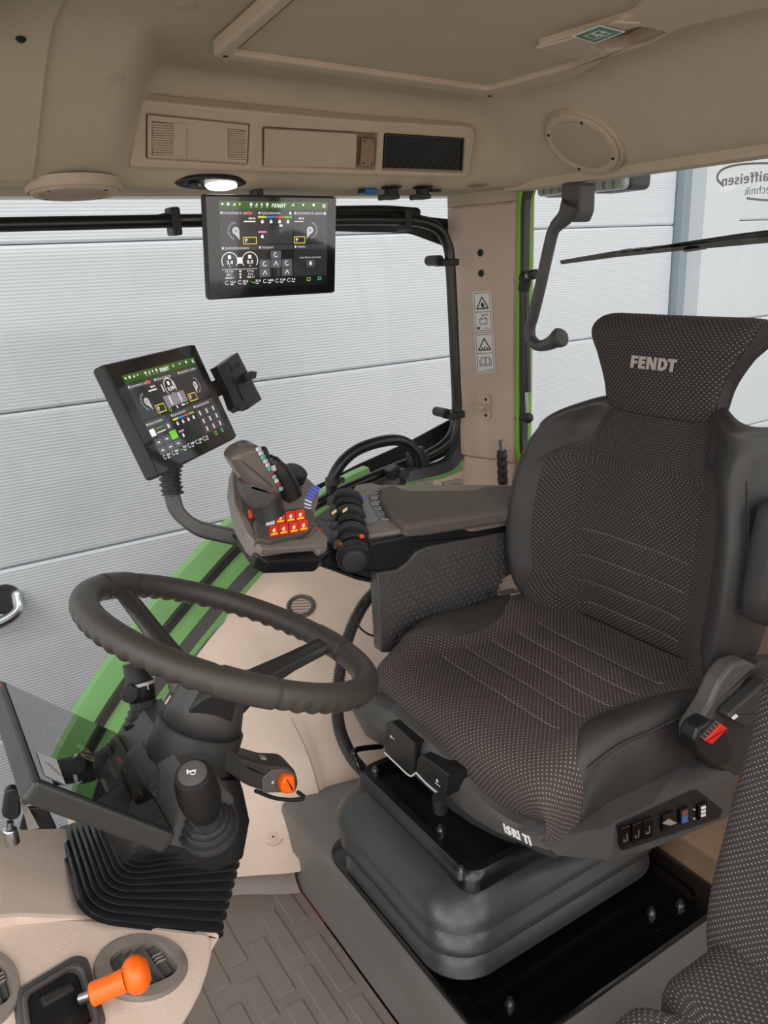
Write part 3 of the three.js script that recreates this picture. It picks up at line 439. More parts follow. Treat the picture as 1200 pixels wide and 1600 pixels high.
// ---- headrest
{
  const HP = [[1.168, 1.046], [1.163, 1.09], [1.163, 1.14], [1.168, 1.18], [1.182, 1.204], [1.205, 1.216], [1.235, 1.217], [1.262, 1.208], [1.27, 1.192], [1.258, 1.172], [1.238, 1.15], [1.222, 1.11], [1.214, 1.06], [1.208, 1.042], [1.185, 1.036]];
  const wAt = (y) => tab([[1.03, 0.118], [1.06, 0.122], [1.1, 0.13], [1.15, 0.15], [1.19, 0.172], [1.22, 0.172]], y)[0], rings = [], cx = 1.2, cy = 1.13;
  const us = [-1, -0.99, -0.96, -0.9, -0.8, -0.6, -0.3, 0, 0.3, 0.6, 0.8, 0.9, 0.96, 0.99, 1];
  const curve = new THREE.CatmullRomCurve3(HP.map(([x, y]) => V(x, y, 0)), true), loop = curve.getSpacedPoints(64).slice(0, 64);
  for (const u of us) { const e = Math.sqrt(Math.max(0, 1 - Math.max(0, (Math.abs(u) - 0.8) / 0.2) ** 2)), k = mix(0.72, 1, e); rings.push(loop.map((p) => V(cx + (p.x - cx) * k + 0.12 * u * u * 0.1, cy + (p.y - cy) * mix(0.9, 1, e), u * wAt(p.y)))); }
  const nU = us.length, pos = [], uv = [], idx = [], n = 64; rings.forEach((r, i) => { for (let k = 0; k <= n; k++) { const p = r[k % n]; pos.push(p.x, p.y, p.z); uv.push(p.z, k / n * 0.46); } });
  for (let i = 0; i < nU - 1; i++) for (let k = 0; k < n; k++) { const a = i * (n + 1) + k, b = a + 1, c = a + n + 1; idx.push(a, c, b, b, c, c + 1); }
  for (const i of [0, nU - 1]) { const ci = pos.length / 3; pos.push(1.215, 1.14, rings[i][0].z * 1.02); uv.push(0, 0); for (let k = 0; k < n; k++) { const a = i * (n + 1) + k; i ? idx.push(ci, a, a + 1) : idx.push(ci, a + 1, a); } }
  const h = part(seat, 'headrest', fin(pos, idx, uv), M.backFabric, 'charcoal woven fabric headrest with embroidered lettering');
  const c = P.x(1021, 568, 1.161), tx = text('FENDT', 0.0205, 0.0014, fontBold, 1.12, 0.1, 0.0009); tx.applyMatrix4(new THREE.Matrix4().makeBasis(V(0, 0, 1), V(0, 1, 0), V(-1, 0, 0)).setPosition(c)); tx.translate(-0.0005, 0, 0);
  part(h, 'lettering', uvBox(tx), plain(0xb9b0a8, 0.6), 'pale grey embroidered lettering');
  part(seat, 'headrest_post', [rod(V(1.205, 1.0, 0.085), V(1.205, 1.06, 0.085), 0.006), bx(1.19, 1.225, 1.046, 1.062, 0.066, 0.124, 0.004)], M.darker);
}
// ---- front trim below the cushion, with two adjuster levers
{
  const top = [[563, 1092], [585, 1100], [612, 1113], [660, 1150], [704, 1191], [733, 1229], [760, 1256], [791, 1278], [830, 1296], [872, 1308]];
  const bot = [[560, 1128], [572, 1150], [600, 1166], [640, 1206], [684, 1246], [704, 1268], [735, 1290], [775, 1310], [822, 1325], [868, 1342]];
  const xs = [0.668, 0.66, 0.656, 0.66, 0.666, 0.674, 0.682, 0.694, 0.71, 0.732], rings = [];
  for (let i = 0; i < top.length; i++) { const a = P.x(...top[i], xs[i] + 0.012), b = P.x(...bot[i], xs[i] + 0.018), m = lerp(a, b, 0.42); m.x -= 0.016; const m2 = lerp(a, b, 0.12); m2.x -= 0.008; rings.push([a.clone().add(V(0.035, 0.014, 0)), a, m2, m, b, b.clone().add(V(0.03, 0.004, 0))]); }
  const rr = []; for (let i = 0; i < rings.length - 1; i++) for (let k = 0; k < 4; k++) rr.push(rings[i].map((p, j) => lerp(p, rings[i + 1][j], k / 4))); rr.push(rings[rings.length - 1]);
  const tr = part(seat, 'front_trim', loft(rr, { crease: 0.45 }), M.dark, 'dark grey faceted front trim');
  const wing = [[868, 1342], [872, 1308], [900, 1290], [905, 1330]];
  part(seat, 'side_skirt', bx(0.74, 1.12, 0.49, 0.545, 0.222, 0.25, 0.01), M.dark); part(seat, 'side_skirt', bx(0.70, 1.12, 0.49, 0.56, -0.26, -0.225, 0.01), M.dark);
  const lever = (q, name) => { const f = PX(q, (a, b) => P.x(a, b, 0.652)); const l = part(seat, name, prism(f, V(1, 0, 0), 0.05, 0.003), M.black, 'black adjuster lever with white icon'); return l; };
  const l1 = lever([[602, 1130], [612, 1128], [649, 1162], [648, 1208], [640, 1210], [600, 1174]], 'adjuster_lever'), l2 = lever([[652, 1184], [660, 1180], [703, 1212], [699, 1244], [695, 1246], [649, 1204]], 'adjuster_lever');
  const edge = (l, q) => part(l, 'edge_strip', tube(PX(q, (a, b) => P.x(a, b, 0.651)), 0.0018, 20, 6), M.white, 'white lower edge');
  edge(l1, [[601, 1176], [620, 1194], [640, 1212], [648, 1209]]); edge(l2, [[650, 1207], [665, 1223], [680, 1236], [696, 1248]]);
  const icon = (l, a, b, dir) => { const c = P.x(a, b, 0.6512), bs = new THREE.Matrix4().makeBasis(V(0, 0, 1), V(0, 1, 0), V(-1, 0, 0)).setPosition(c); const g = [new THREE.CylinderGeometry(0.0036, 0.0036, 0.0008, 4).rotateX(Math.PI / 2), box(dir ? 0.014 : 0.012, 0.0014, 0.0008, 0.0002, 1).translate(dir ? 0.001 : 0.006, dir ? -0.007 : 0, 0)]; part(l, 'icon', mrg(g).applyMatrix4(bs), M.white, 'white icon'); };
  icon(l1, 611, 1151, 0); icon(l2, 683, 1220, 1);
  part(seat, 'lever_stop', rod(P.z(686, 1245, 0.06), P.z(688, 1268, 0.06), 0.012, 0.011), M.black);
  const a = P.x(788, 1291, 0.684), b = P.x(836, 1315, 0.694), xd = b.clone().sub(a).normalize(), tx = text('lSRl Tl', 0.0170, 0.0014, fontBold, 0.8, 0, 0.0003), up = V(-0.2, 1, 0);
  tx.applyMatrix4(basis(lerp(a, b, 0.5).add(V(-0.004, 0.001, 0)), xd, up)); part(tr, 'badge', uvBox(tx), M.white, 'white maker lettering');
}
// ---- left-hand control panel
{
  const zt = 0.252, zo = 0.298, T = PX([[892, 1297], [948, 1248], [1022, 1213], [1074, 1182], [1105, 1176]], (a, b) => P.z(a, b, zt)), Q = PX([[945, 1294], [961, 1284], [1020, 1255], [1080, 1229], [1149, 1213]], (a, b) => P.z(a, b, zo)), B = PX([[874, 1337], [953, 1344], [1020, 1325], [1089, 1297], [1140, 1275]], (a, b) => P.z(a, b, zo - 0.004));
  B[0] = P.z(872, 1337, 0.262); const rings = T.map((t, i) => [t.clone().setZ(0.225), t, Q[i], B[i], B[i].clone().setZ(0.225)]);
  const c = part(seat, 'control_panel', loft(rings, { crease: 0.3 }), M.dark, 'dark grey wedge-shaped control panel with switches');
  part(c, 'switch_field', prism(PX([[962, 1288], [1080, 1234], [1090, 1234], [1130, 1266], [1124, 1279], [972, 1330]], (a, b) => P.z(a, b, zo + 0.0005)), V(0, 0, -1), 0.01, 0.001, 0.004), M.black);
  const sw = (x, y, w, h, name, mat = M.gloss) => part(c, name, prism(PX([[x - w / 2, y - h / 2 + w * 0.2], [x + w / 2, y - h / 2 - w * 0.2], [x + w / 2, y + h / 2 - w * 0.2], [x - w / 2, y + h / 2 + w * 0.2]], (a, b) => P.z(a, b, zo + 0.006)), V(0, 0, -1), 0.006, 0.0012, 0.002), mat);
  for (const [x, y] of [[978, 1307], [996, 1301], [1013, 1295]]) { sw(x, y, 15, 30, 'rocker_switch'); part(c, 'icon', [tube(PX([[x - 3, y + 4], [x - 3, y + 8], [x + 2, y + 6]], (a, b) => P.z(a, b, zo + 0.0068)), 0.0006, 8, 5), tube(PX([[x + 2, y - 4], [x + 2, y + 5]], (a, b) => P.z(a, b, zo + 0.0068)), 0.0006, 8, 5)], M.greyLight); }
  sw(1045, 1284, 17, 26, 'rocker_switch'); sw(1070, 1275, 13, 24, 'heater_switch'); sw(1099, 1268, 13, 24, 'level_switch');
  part(c, 'icon', prism(PX([[1036, 1287], [1046, 1280], [1058, 1286], [1048, 1290]], (a, b) => P.z(a, b, zo + 0.008)), V(0, 0, -1), 0.0015, 0), M.greyLight, 'pale grey toggle');
  part(c, 'icon', prism(PX([[1066, 1276], [1075, 1273], [1075, 1284], [1066, 1287]], (a, b) => P.z(a, b, zo + 0.0072)), V(0, 0, -1), 0.001, 0), plain(0x3f6a9a, 0.5), 'blue climate icon'); part(c, 'icon', prism(PX([[1066, 1268], [1075, 1265], [1075, 1272], [1066, 1275]], (a, b) => P.z(a, b, zo + 0.0072)), V(0, 0, -1), 0.001, 0), plain(0x8a4a42, 0.5), 'red climate icon');
  for (const k of [0, 1, 2]) part(c, 'icon', prism(PX([[1096, 1261 + k * 6], [1103, 1259 + k * 6], [1103, 1263 + k * 6], [1096, 1265 + k * 6]], (a, b) => P.z(a, b, zo + 0.0072)), V(0, 0, -1), 0.001, 0), M.white);
  for (const y of [1265, 1279]) { const q = P.z(1084, y, zo + 0.001); part(c, 'button', new THREE.SphereGeometry(0.003, 12, 8).translate(q.x, q.y, q.z), M.steel); }
}
// ---- recliner housing, its lever and the folded left armrest
{
  const f = (a, b) => P.z(a, b, 0.3), r = part(seat, 'recliner_housing', prism(PX([[1084, 1166], [1083, 1142], [1110, 1100], [1128, 1060], [1146, 1038], [1166, 1032], [1184, 1040], [1162, 1068], [1146, 1104], [1128, 1136], [1100, 1176]], f), V(0, 0, -1), 0.03, 0.006, 0.008), M.dark);
  part(r, 'inner_cover', prism(PX([[1112, 1160], [1140, 1090], [1166, 1052], [1190, 1034], [1235, 1030], [1235, 1205], [1149, 1213], [1112, 1196]], (a, b) => P.z(a, b, 0.288)), V(0, 0, -1), 0.03, 0.004, 0.006), M.darker);
  part(r, 'recliner_lever', prism(PX([[1139, 1122], [1144, 1112], [1200, 1062], [1230, 1060], [1225, 1110], [1165, 1138]], (a, b) => P.z(a, b, 0.325)), V(0, 0, -1), 0.022, 0.004, 0.004), M.darker);
  part(r, 'icon', prism(PX([[1143, 1122], [1150, 1116], [1154, 1119], [1147, 1125]], (a, b) => P.z(a, b, 0.3262)), V(0, 0, -1), 0.001, 0), M.white);
  part(seat, 'folded_armrest', loft([[0.77, 0.7], [0.785, 0.95], [0.82, 1], [0.9, 1], [0.95, 0.95], [0.965, 0.75]].map(([y, k]) => { const c = P.z(1178, 930, 0.30); return rring(c.x + 0.055 + (y - 0.77) * 0.12, y, 0.30, 0.062 * k, 0.035 * k, 0.03 * k); })), M.leather, 'folded leather armrest pad');
}
// ================================================================ steering wheel
const TILT = R(25.6), WN = V(Math.sin(TILT), Math.cos(TILT), 0), WU = V(Math.cos(TILT), -Math.sin(TILT), 0), WW = V(0, 0, 1), W0 = V(0.33, 0.859, 0.003);
const wheelPt = (a, r, h = 0) => W0.clone().addScaledVector(WU, Math.cos(a) * r).addScaledVector(WW, Math.sin(a) * r).addScaledVector(WN, h);
const wheelAng = (px, py) => { const d = P.pl(px, py, W0, WN).sub(W0); return Math.atan2(d.dot(WW), d.dot(WU)); };
{
  const t = thing('steering_wheel', 'black three-spoke steering wheel with finger-grip rim', 'steering wheel', W0.clone().addScaledVector(WN, -0.09).toArray());
  const A = [wheelAng(197, 922), wheelAng(512, 1005), wheelAng(388, 1082)].sort((a, b) => a - b);
  const near = (a) => Math.min(...A.map((q) => Math.abs(Math.atan2(Math.sin(a - q), Math.cos(a - q)))));
  const RR = 0.195, r0 = 0.0178, n = 360, m = 22, pos = [], idx = [];
  for (let i = 0; i < n; i++) { const a = i / n * 2 * Math.PI, d = near(a), grip = ss(0.2, 0.3, d), wave = Math.sin(a * 58); for (let k = 0; k < m; k++) { const q = k / m * 2 * Math.PI, under = Math.max(0, -Math.sin(q) * 0.75 + Math.cos(q) * 0.15); let r = r0 + grip * 0.0022 * wave * under + 0.0012 * ss(0.19, 0.17, d) - 0.0016 * Math.exp(-(((d - 0.19) / 0.012) ** 2)); const p = wheelPt(a, RR + Math.cos(q) * r, Math.sin(q) * r); pos.push(p.x, p.y, p.z); } }
  for (let i = 0; i < n; i++) for (let k = 0; k < m; k++) { const a = i * m + k, b = i * m + (k + 1) % m, c = ((i + 1) % n) * m + k, e = ((i + 1) % n) * m + (k + 1) % m; idx.push(a, b, c, b, e, c); }
  part(t, 'rim', fin(pos, idx), plastic(0x47413c, 0.45, 0.0005, bumpFine));
  for (const a of A) {
    const rings = [[0.186, 0.0, 0.017, 0.007], [0.17, -0.008, 0.017, 0.007], [0.12, -0.034, 0.018, 0.0075], [0.07, -0.062, 0.022, 0.010], [0.035, -0.085, 0.03, 0.018]].map(([r, h, w, tk]) => { const c = wheelPt(a, r, h), side = WU.clone().multiplyScalar(-Math.sin(a)).addScaledVector(WW, Math.cos(a)), up = WN.clone().multiplyScalar(0.88).addScaledVector(wheelPt(a, 1).sub(W0), -0.45).normalize(); return roundPoly([[-w, -tk], [w, -tk], [w * 0.8, tk], [-w * 0.8, tk]].map(([x, y]) => new THREE.Vector2(x, y)), 0.004, 3).map((q) => c.clone().addScaledVector(side, q.x).addScaledVector(up, q.y)); });
    part(t, 'spoke', loft(rings, { crease: 0.8 }), M.darker);
  }
  part(t, 'hub', lathe([[0.0001, -0.056], [0.03, -0.058], [0.046, -0.07], [0.05, -0.1], [0.056, -0.128], [0.0001, -0.128]], W0, WN, 40), M.dark);
}
// ================================================================ steering column with dash display, stalks and rubber boot
const col = thing('steering_column', 'black steering column with dash display, stalks and pleated boot', 'steering column', [0.17, 0.5, 0.02]);
const axis = (t) => W0.clone().addScaledVector(WN, -t);
const cring = (t, hu, hw, r, dx = 0, dz = 0) => { const c = axis(t).addScaledVector(WU, dx).addScaledVector(WW, dz); return roundPoly([[-hu, -hw], [hu, -hw], [hu, hw], [-hu, hw]].map(([x, y]) => new THREE.Vector2(x, y)), r, 6).map((q) => c.clone().addScaledVector(WU, q.x).addScaledVector(WW, q.y)); };
part(col, 'collar', lathe([[0.0001, -0.128], [0.057, -0.128], [0.06, -0.131], [0.062, -0.178], [0.058, -0.185], [0.0001, -0.185]], W0, WN, 44), M.darker);
part(col, 'lower_housing', loft([cring(0.18, 0.058, 0.06, 0.03), cring(0.2, 0.07, 0.066, 0.03), cring(0.24, 0.086, 0.07, 0.03, 0.006), cring(0.29, 0.09, 0.074, 0.03, 0.008), cring(0.31, 0.075, 0.068, 0.03)], { crease: 0.6 }), M.black);
// dash display
const DT = V(0.05, 0.836, 0), DB = V(0.185, 0.70, 0), DZ0 = -0.115, DZ1 = 0.15, DN = V(1, 1, 0).normalize(), DD = DB.clone().sub(DT);
const onDash = (s, z, h = 0) => DT.clone().addScaledVector(DD, s).setZ(z).addScaledVector(DN, h);    // s 0 top edge .. 1 bottom edge
const pxDash = (a, b, h = 0) => P.pl(a, b, DT.clone().addScaledVector(DN, h), DN);
{
  const d = part(col, 'dash_display', prism([onDash(0, DZ0), onDash(0, DZ1), onDash(1, DZ1), onDash(1, DZ0)], DN.clone().negate(), 0.026, 0.004, 0.008), M.darker, 'flat dash display with reflective glass');
  const tex = canvasTex(768, 560, (c, w, h) => {
    c.fillStyle = '#020203'; c.fillRect(0, 0, w, h); c.lineWidth = 5; c.lineCap = 'round';
    const arc = (x, y, r, a, b, s, lw = 5) => { c.strokeStyle = s; c.lineWidth = lw; c.beginPath(); c.arc(x, y, r, a, b); c.stroke(); };
    arc(384, 290, 190, 2.6, 5.2, '#6a5a22'); arc(384, 290, 190, 5.3, 6.6, '#7c6a2c'); arc(384, 290, 120, 2.4, 6.9, '#3a3a30', 3); arc(150, 330, 90, 2.6, 6.2, '#4a4a42', 4); arc(620, 330, 90, 2.6, 6.2, '#4a4a42', 4); arc(384, 330, 150, 0.4, 1.7, '#7f9a2a', 6);
    c.fillStyle = '#c9b56a'; c.font = 'bold 84px sans-serif'; c.textAlign = 'center'; c.fillText('0,0', 384, 318); c.font = '40px sans-serif'; c.fillText('100', 384, 190); c.fillStyle = '#b9b2a4'; c.font = '34px sans-serif'; c.fillText('11:58', 300, 410); c.fillStyle = '#8a6a40'; c.font = '30px sans-serif'; c.fillText('N', 630, 120); c.fillText('P', 150, 120); c.fillStyle = '#d5301f'; c.fillRect(450, 470, 44, 24); c.fillStyle = '#8a4a30'; c.fillRect(560, 478, 40, 16); c.fillRect(200, 490, 50, 14);
  });
  const m = new THREE.MeshPhysicalMaterial({ color: 0x040405, roughness: 0.04, emissive: 0xffffff, emissiveMap: tex, emissiveIntensity: 0.35, clearcoat: 1, clearcoatRoughness: 0.02, specularIntensity: 1, ior: 1.9 });
  const pg = new THREE.PlaneGeometry(DZ1 - DZ0 - 0.014, DD.length() - 0.014), sh = new THREE.BoxGeometry(DZ1 - DZ0 - 0.014, DD.length() - 0.014, 0.002).translate(0, 0, -0.0012); pg.translate(0, 0, 0.0002);
  const mat = new THREE.Matrix4().makeBasis(V(0, 0, -1), DD.clone().normalize().negate(), DN).setPosition(onDash(0.5, (DZ0 + DZ1) / 2, 0.001));
  part(d, 'screen', pg.applyMatrix4(mat), m); part(d, 'screen_backing', sh.applyMatrix4(mat), M.ink);
  part(d, 'sticker', prism(PX([[57, 1175], [88, 1187], [102, 1226], [70, 1211]], (a, b) => pxDash(a, b, 0.0016)), DN, 0.0004, 0), new THREE.MeshStandardMaterial({ color: 0xd9d9dc, roughness: 0.5 }), 'white printed sticker');
  for (let k = 0; k < 5; k++) part(d, 'sticker_print', tube(PX([[68 + k * 5, 1189 + k * 4.5], [76 + k * 5, 1192 + k * 4.5]], (a, b) => pxDash(a + 2, b + 2, 0.0021)), 0.0004, 4, 4), M.ink);
  part(d, 'pull_tab', prism([onDash(-0.01, -0.095, 0.001), onDash(-0.05, -0.095, 0.001), onDash(-0.05, -0.083, 0.001), onDash(-0.01, -0.083, 0.001)], DN, 0.001, 0), M.red, 'red film tab');
}
{ // cowl between display and column, and its stepped top
  const prof = [[0.178, 0.676], [0.184, 0.701], [0.206, 0.727], [0.221, 0.738], [0.252, 0.736], [0.268, 0.7], [0.258, 0.668], [0.2, 0.658]];
  const rings = [[-0.116, 0.86], [-0.108, 1], [0.118, 1], [0.128, 0.97], [0.134, 0.8]].map(([z, k]) => prof.map(([x, y], i) => V(mix(0.192, x, k), mix(0.69, y, k), z)));
  part(col, 'cowl', loft(rings, { crease: 0.35 }), M.dark);
}
{ // stalk with horn button
  const a = P.z(325, 1288, 0.138), b = P.z(301, 1208, 0.172), d = b.clone().sub(a), L = d.length();
  part(col, 'stalk_boot', lathe([[0.0001, -0.012], [0.036, -0.012], [0.0375, -0.002], [0.036, 0.002], [0.0315, 0.001], [0.031, 0.008], [0.0295, 0.0105], [0.0265, 0.0095], [0.026, 0.016], [0.0245, 0.018], [0.021, 0.017], [0.0205, 0.026], [0.0001, 0.026]], a, d, 36, 0.9), M.rubber);
  const s = part(col, 'horn_stalk', lathe([[0.0001, 0], [0.017, 0], [0.018, L * 0.35], [0.0235, L * 0.42], [0.0255, L * 0.6], [0.0245, L * 0.8], [0.0215, L * 0.97], [0.019, L], [0.0001, L]], a, d, 40), M.black);
  part(s, 'horn_button', lathe([[0.0001, 0.004], [0.014, 0.004], [0.0168, 0.001], [0.0168, -0.006]], b, d, 36), M.greyMid, 'grey horn button with white symbol');
  const u = V(1, 0.1, 0.4).addScaledVector(d.clone().normalize(), -V(1, 0.1, 0.4).dot(d.clone().normalize())).normalize(), dn = d.clone().normalize(), bs = new THREE.Matrix4().makeBasis(u, dn.clone().cross(u), dn).setPosition(b.clone().addScaledVector(dn, 0.0044));
  part(s, 'icon', mrg([box(0.009, 0.0018, 0.0006, 0.0002, 1), box(0.002, 0.006, 0.0006, 0.0002, 1).translate(-0.005, 0, 0), new THREE.TorusGeometry(0.0028, 0.0006, 6, 14).translate(0.001, -0.0022, 0)]).applyMatrix4(bs), M.white, 'white horn symbol');
}
{ // far stalk with white scale ring
  const a = P.z(229, 1122, -0.105), b = P.z(211, 1035, -0.135), d = b.clone().sub(a), L = d.length();
  part(col, 'stalk_boot', lathe([[0.034, -0.03], [0.035, 0], [0.03, 0.001], [0.029, 0.008], [0.025, 0.009], [0.024, 0.016], [0.02, 0.017], [0.019, 0.03], [0.0001, 0.03]], a, d, 30, 0.8), M.rubber);
  const s = part(col, 'wiper_stalk', lathe([[0.0001, 0.02], [0.018, 0.02], [0.0215, L * 0.45], [0.0215, L * 0.66], [0.019, L * 0.68], [0.018, L], [0.0001, L]], a, d, 30), M.black);
  part(s, 'scale_ring', lathe([[0.02165, L * 0.585], [0.0219, L * 0.585], [0.0219, L * 0.64], [0.02165, L * 0.64]], a, d, 30), plain(0xd8d8d8, 0.5), 'white scale ring');
  const e = P.z(203, 1084, -0.1); part(s, 'side_switch', lathe([[0.0001, 0.006], [0.011, 0.006], [0.013, 0.002], [0.012, -0.008], [0.0001, -0.008]], e, V(-0.4, 0.3, 0.9), 24), M.darker);
  const mk = P.z(231, 1072, -0.098); part(s, 'mark', box(0.0016, 0.011, 0.0012, 0.0003, 1).translate(mk.x, mk.y, mk.z), M.white);
}
{ // shuttle lever with orange thumb switch
  const f = (z) => (a, b) => P.z(a, b, z), l = part(col, 'shuttle_lever', prism(PX([[306, 1166], [318, 1158], [347, 1158], [378, 1184], [420, 1196], [452, 1197], [463, 1206], [468, 1224], [464, 1238], [410, 1238], [386, 1229], [335, 1196]], f(0.06)), V(0, 0, -1), 0.042, 0.006, 0.006), M.darker);
  part(l, 'end_cap', prism(PX([[409, 1217], [425, 1203], [450, 1202], [462, 1210], [463, 1238], [410, 1240]], f(0.0615)), V(0, 0, -1), 0.012, 0.002, 0.004), M.greyMid);
  part(l, 'thumb_switch', mrg([prism(PX([[438, 1226], [446, 1212], [462, 1214], [463, 1240], [446, 1243], [439, 1238]], f(0.074)), V(0, 0, -1), 0.016, 0.005, 0.004)]), M.orange, 'orange thumb switch');
  part(l, 'guard_loop', tube(PX([[400, 1236], [430, 1247], [462, 1250], [475, 1246], [466, 1238]], f(0.055)), 0.003, 30, 8), M.black);
  part(l, 'detent_pin', prism(PX([[405, 1193], [408, 1184], [417, 1185], [416, 1198]], f(0.045)), V(0, 0, -1), 0.01, 0.001), M.greyLight);
  part(l, 'mark', prism(PX([[424, 1223], [428, 1220], [427, 1225]], f(0.0622)), V(0, 0, -1), 0.001, 0), M.white);
}
{ // pleated rubber boot: rounded rings from the console up to the column housing
  const b0 = P.z(128, 1440, 0.125), b1 = P.z(356, 1468, 0.095), b3 = P.z(84, 1282, -0.115), t0 = P.z(214, 1346, 0.092), t1 = P.z(396, 1306, 0.045), t3 = P.z(165, 1255, -0.09);
  const corner = (k) => { const a = lerp(b0, t0, k), b = lerp(b1, t1, k), d = lerp(b3, t3, k), c = b.clone().add(d).sub(a); return [a, b, c, d]; };
  const rings = [], folds = 10, steps = folds * 6;
  for (let i = 0; i <= steps; i++) {
    const k = i / steps, q = corner(Math.pow(k, 0.92)), ctr = q[0].clone().add(q[2]).multiplyScalar(0.5), ph = (i % 6) / 6, pr = [0.0, 0.006, 0.0105, 0.0105, 0.006, 0.0][i % 6], e1 = q[1].clone().sub(q[0]), e2 = q[3].clone().sub(q[0]), l1 = e1.length() / 2, l2 = e2.length() / 2; e1.normalize(); e2.normalize();
    const ins = i === 0 ? -0.001 : 0.011 - pr; rings.push(roundPoly([[-l1 + ins, -l2 + ins], [l1 - ins, -l2 + ins], [l1 - ins, l2 - ins], [-l1 + ins, l2 - ins]].map(([x, y]) => new THREE.Vector2(x, y)), [mix(0.05, 0.024, k), 0.03, 0.05, 0.05], 9).map((p) => ctr.clone().addScaledVector(e1, p.x).addScaledVector(e2, p.y)));
  }
  part(col, 'pleated_boot', loft(rings), plastic(0x2a2a2b, 0.32, 0.0002), 'black pleated rubber boot');
}
// ================================================================ front console
const CN = V(0.6, 0.79, 0.05).normalize(), C0 = V(0.085, 0.592, 0.1), CN2 = V(0.5, 0.8, 0.3).normalize();
const con1 = (a, b, h = 0) => P.pl(a, b, C0.clone().addScaledVector(CN, h), CN), H2 = con1(150, 1440), con2 = (a, b, h = 0) => P.pl(a, b, H2.clone().addScaledVector(CN2, h), CN2);
const VENT1 = { c: con2(222, 1511, 0.001), ax: con2(284, 1487, 0.001).sub(con2(222, 1511, 0.001)), bx: con2(190, 1466, 0.001).sub(con2(222, 1511, 0.001)) }, VENT2 = { c: con2(-22, 1545, 0.001), ax: con2(26, 1520, 0.001).sub(con2(-22, 1545, 0.001)), bx: con2(-40, 1490, 0.001).sub(con2(-22, 1545, 0.001)) };
const pw = (q, e) => Math.sign(q) * Math.pow(Math.abs(q), e), ventInn = ({ c, ax, bx }, k = 0.97, h = 0, m = 40) => Array.from({ length: m }, (_, i) => { const q = i / m * 2 * Math.PI; return c.clone().addScaledVector(ax, pw(Math.cos(q), 0.6) * 0.66 * k).addScaledVector(bx, pw(Math.sin(q), 0.6) * 0.62 * k).addScaledVector(CN2, h); });
{
  const t = thing('front_console', 'beige moulded front console beside the steering column', 'console', [0.05, 0.35, 0.15]);
  part(t, 'upper_panel', prism(PX([[-60, 1298], [90, 1291], [150, 1300], [260, 1400], [345, 1460], [200, 1450], [140, 1436], [30, 1432], [-60, 1440]], (a, b) => con1(a, b)), CN.clone().negate(), 0.12, 0.006), M.beige);
  part(t, 'lower_panel', prism(PX([[-140, 1436], [30, 1428], [140, 1432], [200, 1440], [325, 1455], [334, 1468], [333, 1490], [327, 1516], [317, 1545], [303, 1573], [285, 1602], [250, 1650], [-140, 1690]], (a, b) => con2(a, b)), CN2.clone().negate(), 0.16, 0.007, 0, [ventInn(VENT1), ventInn(VENT2)]), M.beige);
}
function consoleVent(t, c, ax, bx2, n) {                             // oval outlet in the console: c centre, ax and bx2 half axes
  const ell = (k, h, m = 40) => Array.from({ length: m }, (_, i) => { const q = i / m * 2 * Math.PI; return c.clone().addScaledVector(ax, Math.cos(q) * k).addScaledVector(bx2, Math.sin(q) * k).addScaledVector(n, h); });
  const inn = (k, h) => ventInn({ c, ax, bx: bx2 }, k, h);
  part(t, 'bezel', loft([ell(1, -0.004), ell(1, 0.003), ell(0.94, 0.006), inn(1.0, 0.006), inn(0.94, -0.016)], { cap0: false, cap1: false, crease: 0.7 }), M.grey);
  part(t, 'duct', loft([inn(0.95, -0.014), inn(0.8, -0.017)], { cap0: false }), M.ink);
  const an = ax.clone().normalize(), bn = bx2.clone().normalize();
  for (let k = -2; k <= 2; k++) part(t, 'slat', box(0.0022, bx2.length() * (k === 2 || k === -2 ? 0.9 : 1.15), 0.014, 0.0008).applyMatrix4(new THREE.Matrix4().makeBasis(an, bn, n).multiply(new THREE.Matrix4().makeRotationY(0.5)).setPosition(c.clone().addScaledVector(ax, k * 0.23).addScaledVector(n, -0.006))), M.greyMid);
  part(t, 'vane_tab', [0, 1, 2].map((i) => box(0.012, 0.002, 0.006, 0.0008).applyMatrix4(new THREE.Matrix4().makeBasis(an, bn, n).setPosition(c.clone().addScaledVector(ax, 0.42).addScaledVector(bx2, -0.05 + i * 0.1).addScaledVector(n, 0.001)))), M.greyLight);
}
{
  const c = VENT1.c, t = thing('air_vent', 'large oval grey air vent in the beige console behind the orange lever', 'air vent', c.toArray());
  consoleVent(t, c, VENT1.ax, VENT1.bx, CN2);
  const c2 = VENT2.c, t2 = thing('air_vent', 'grey air vent cut by the edge of the beige console beside the lever box', 'air vent', c2.toArray());
  consoleVent(t2, c2, VENT2.ax, VENT2.bx, CN2);
}
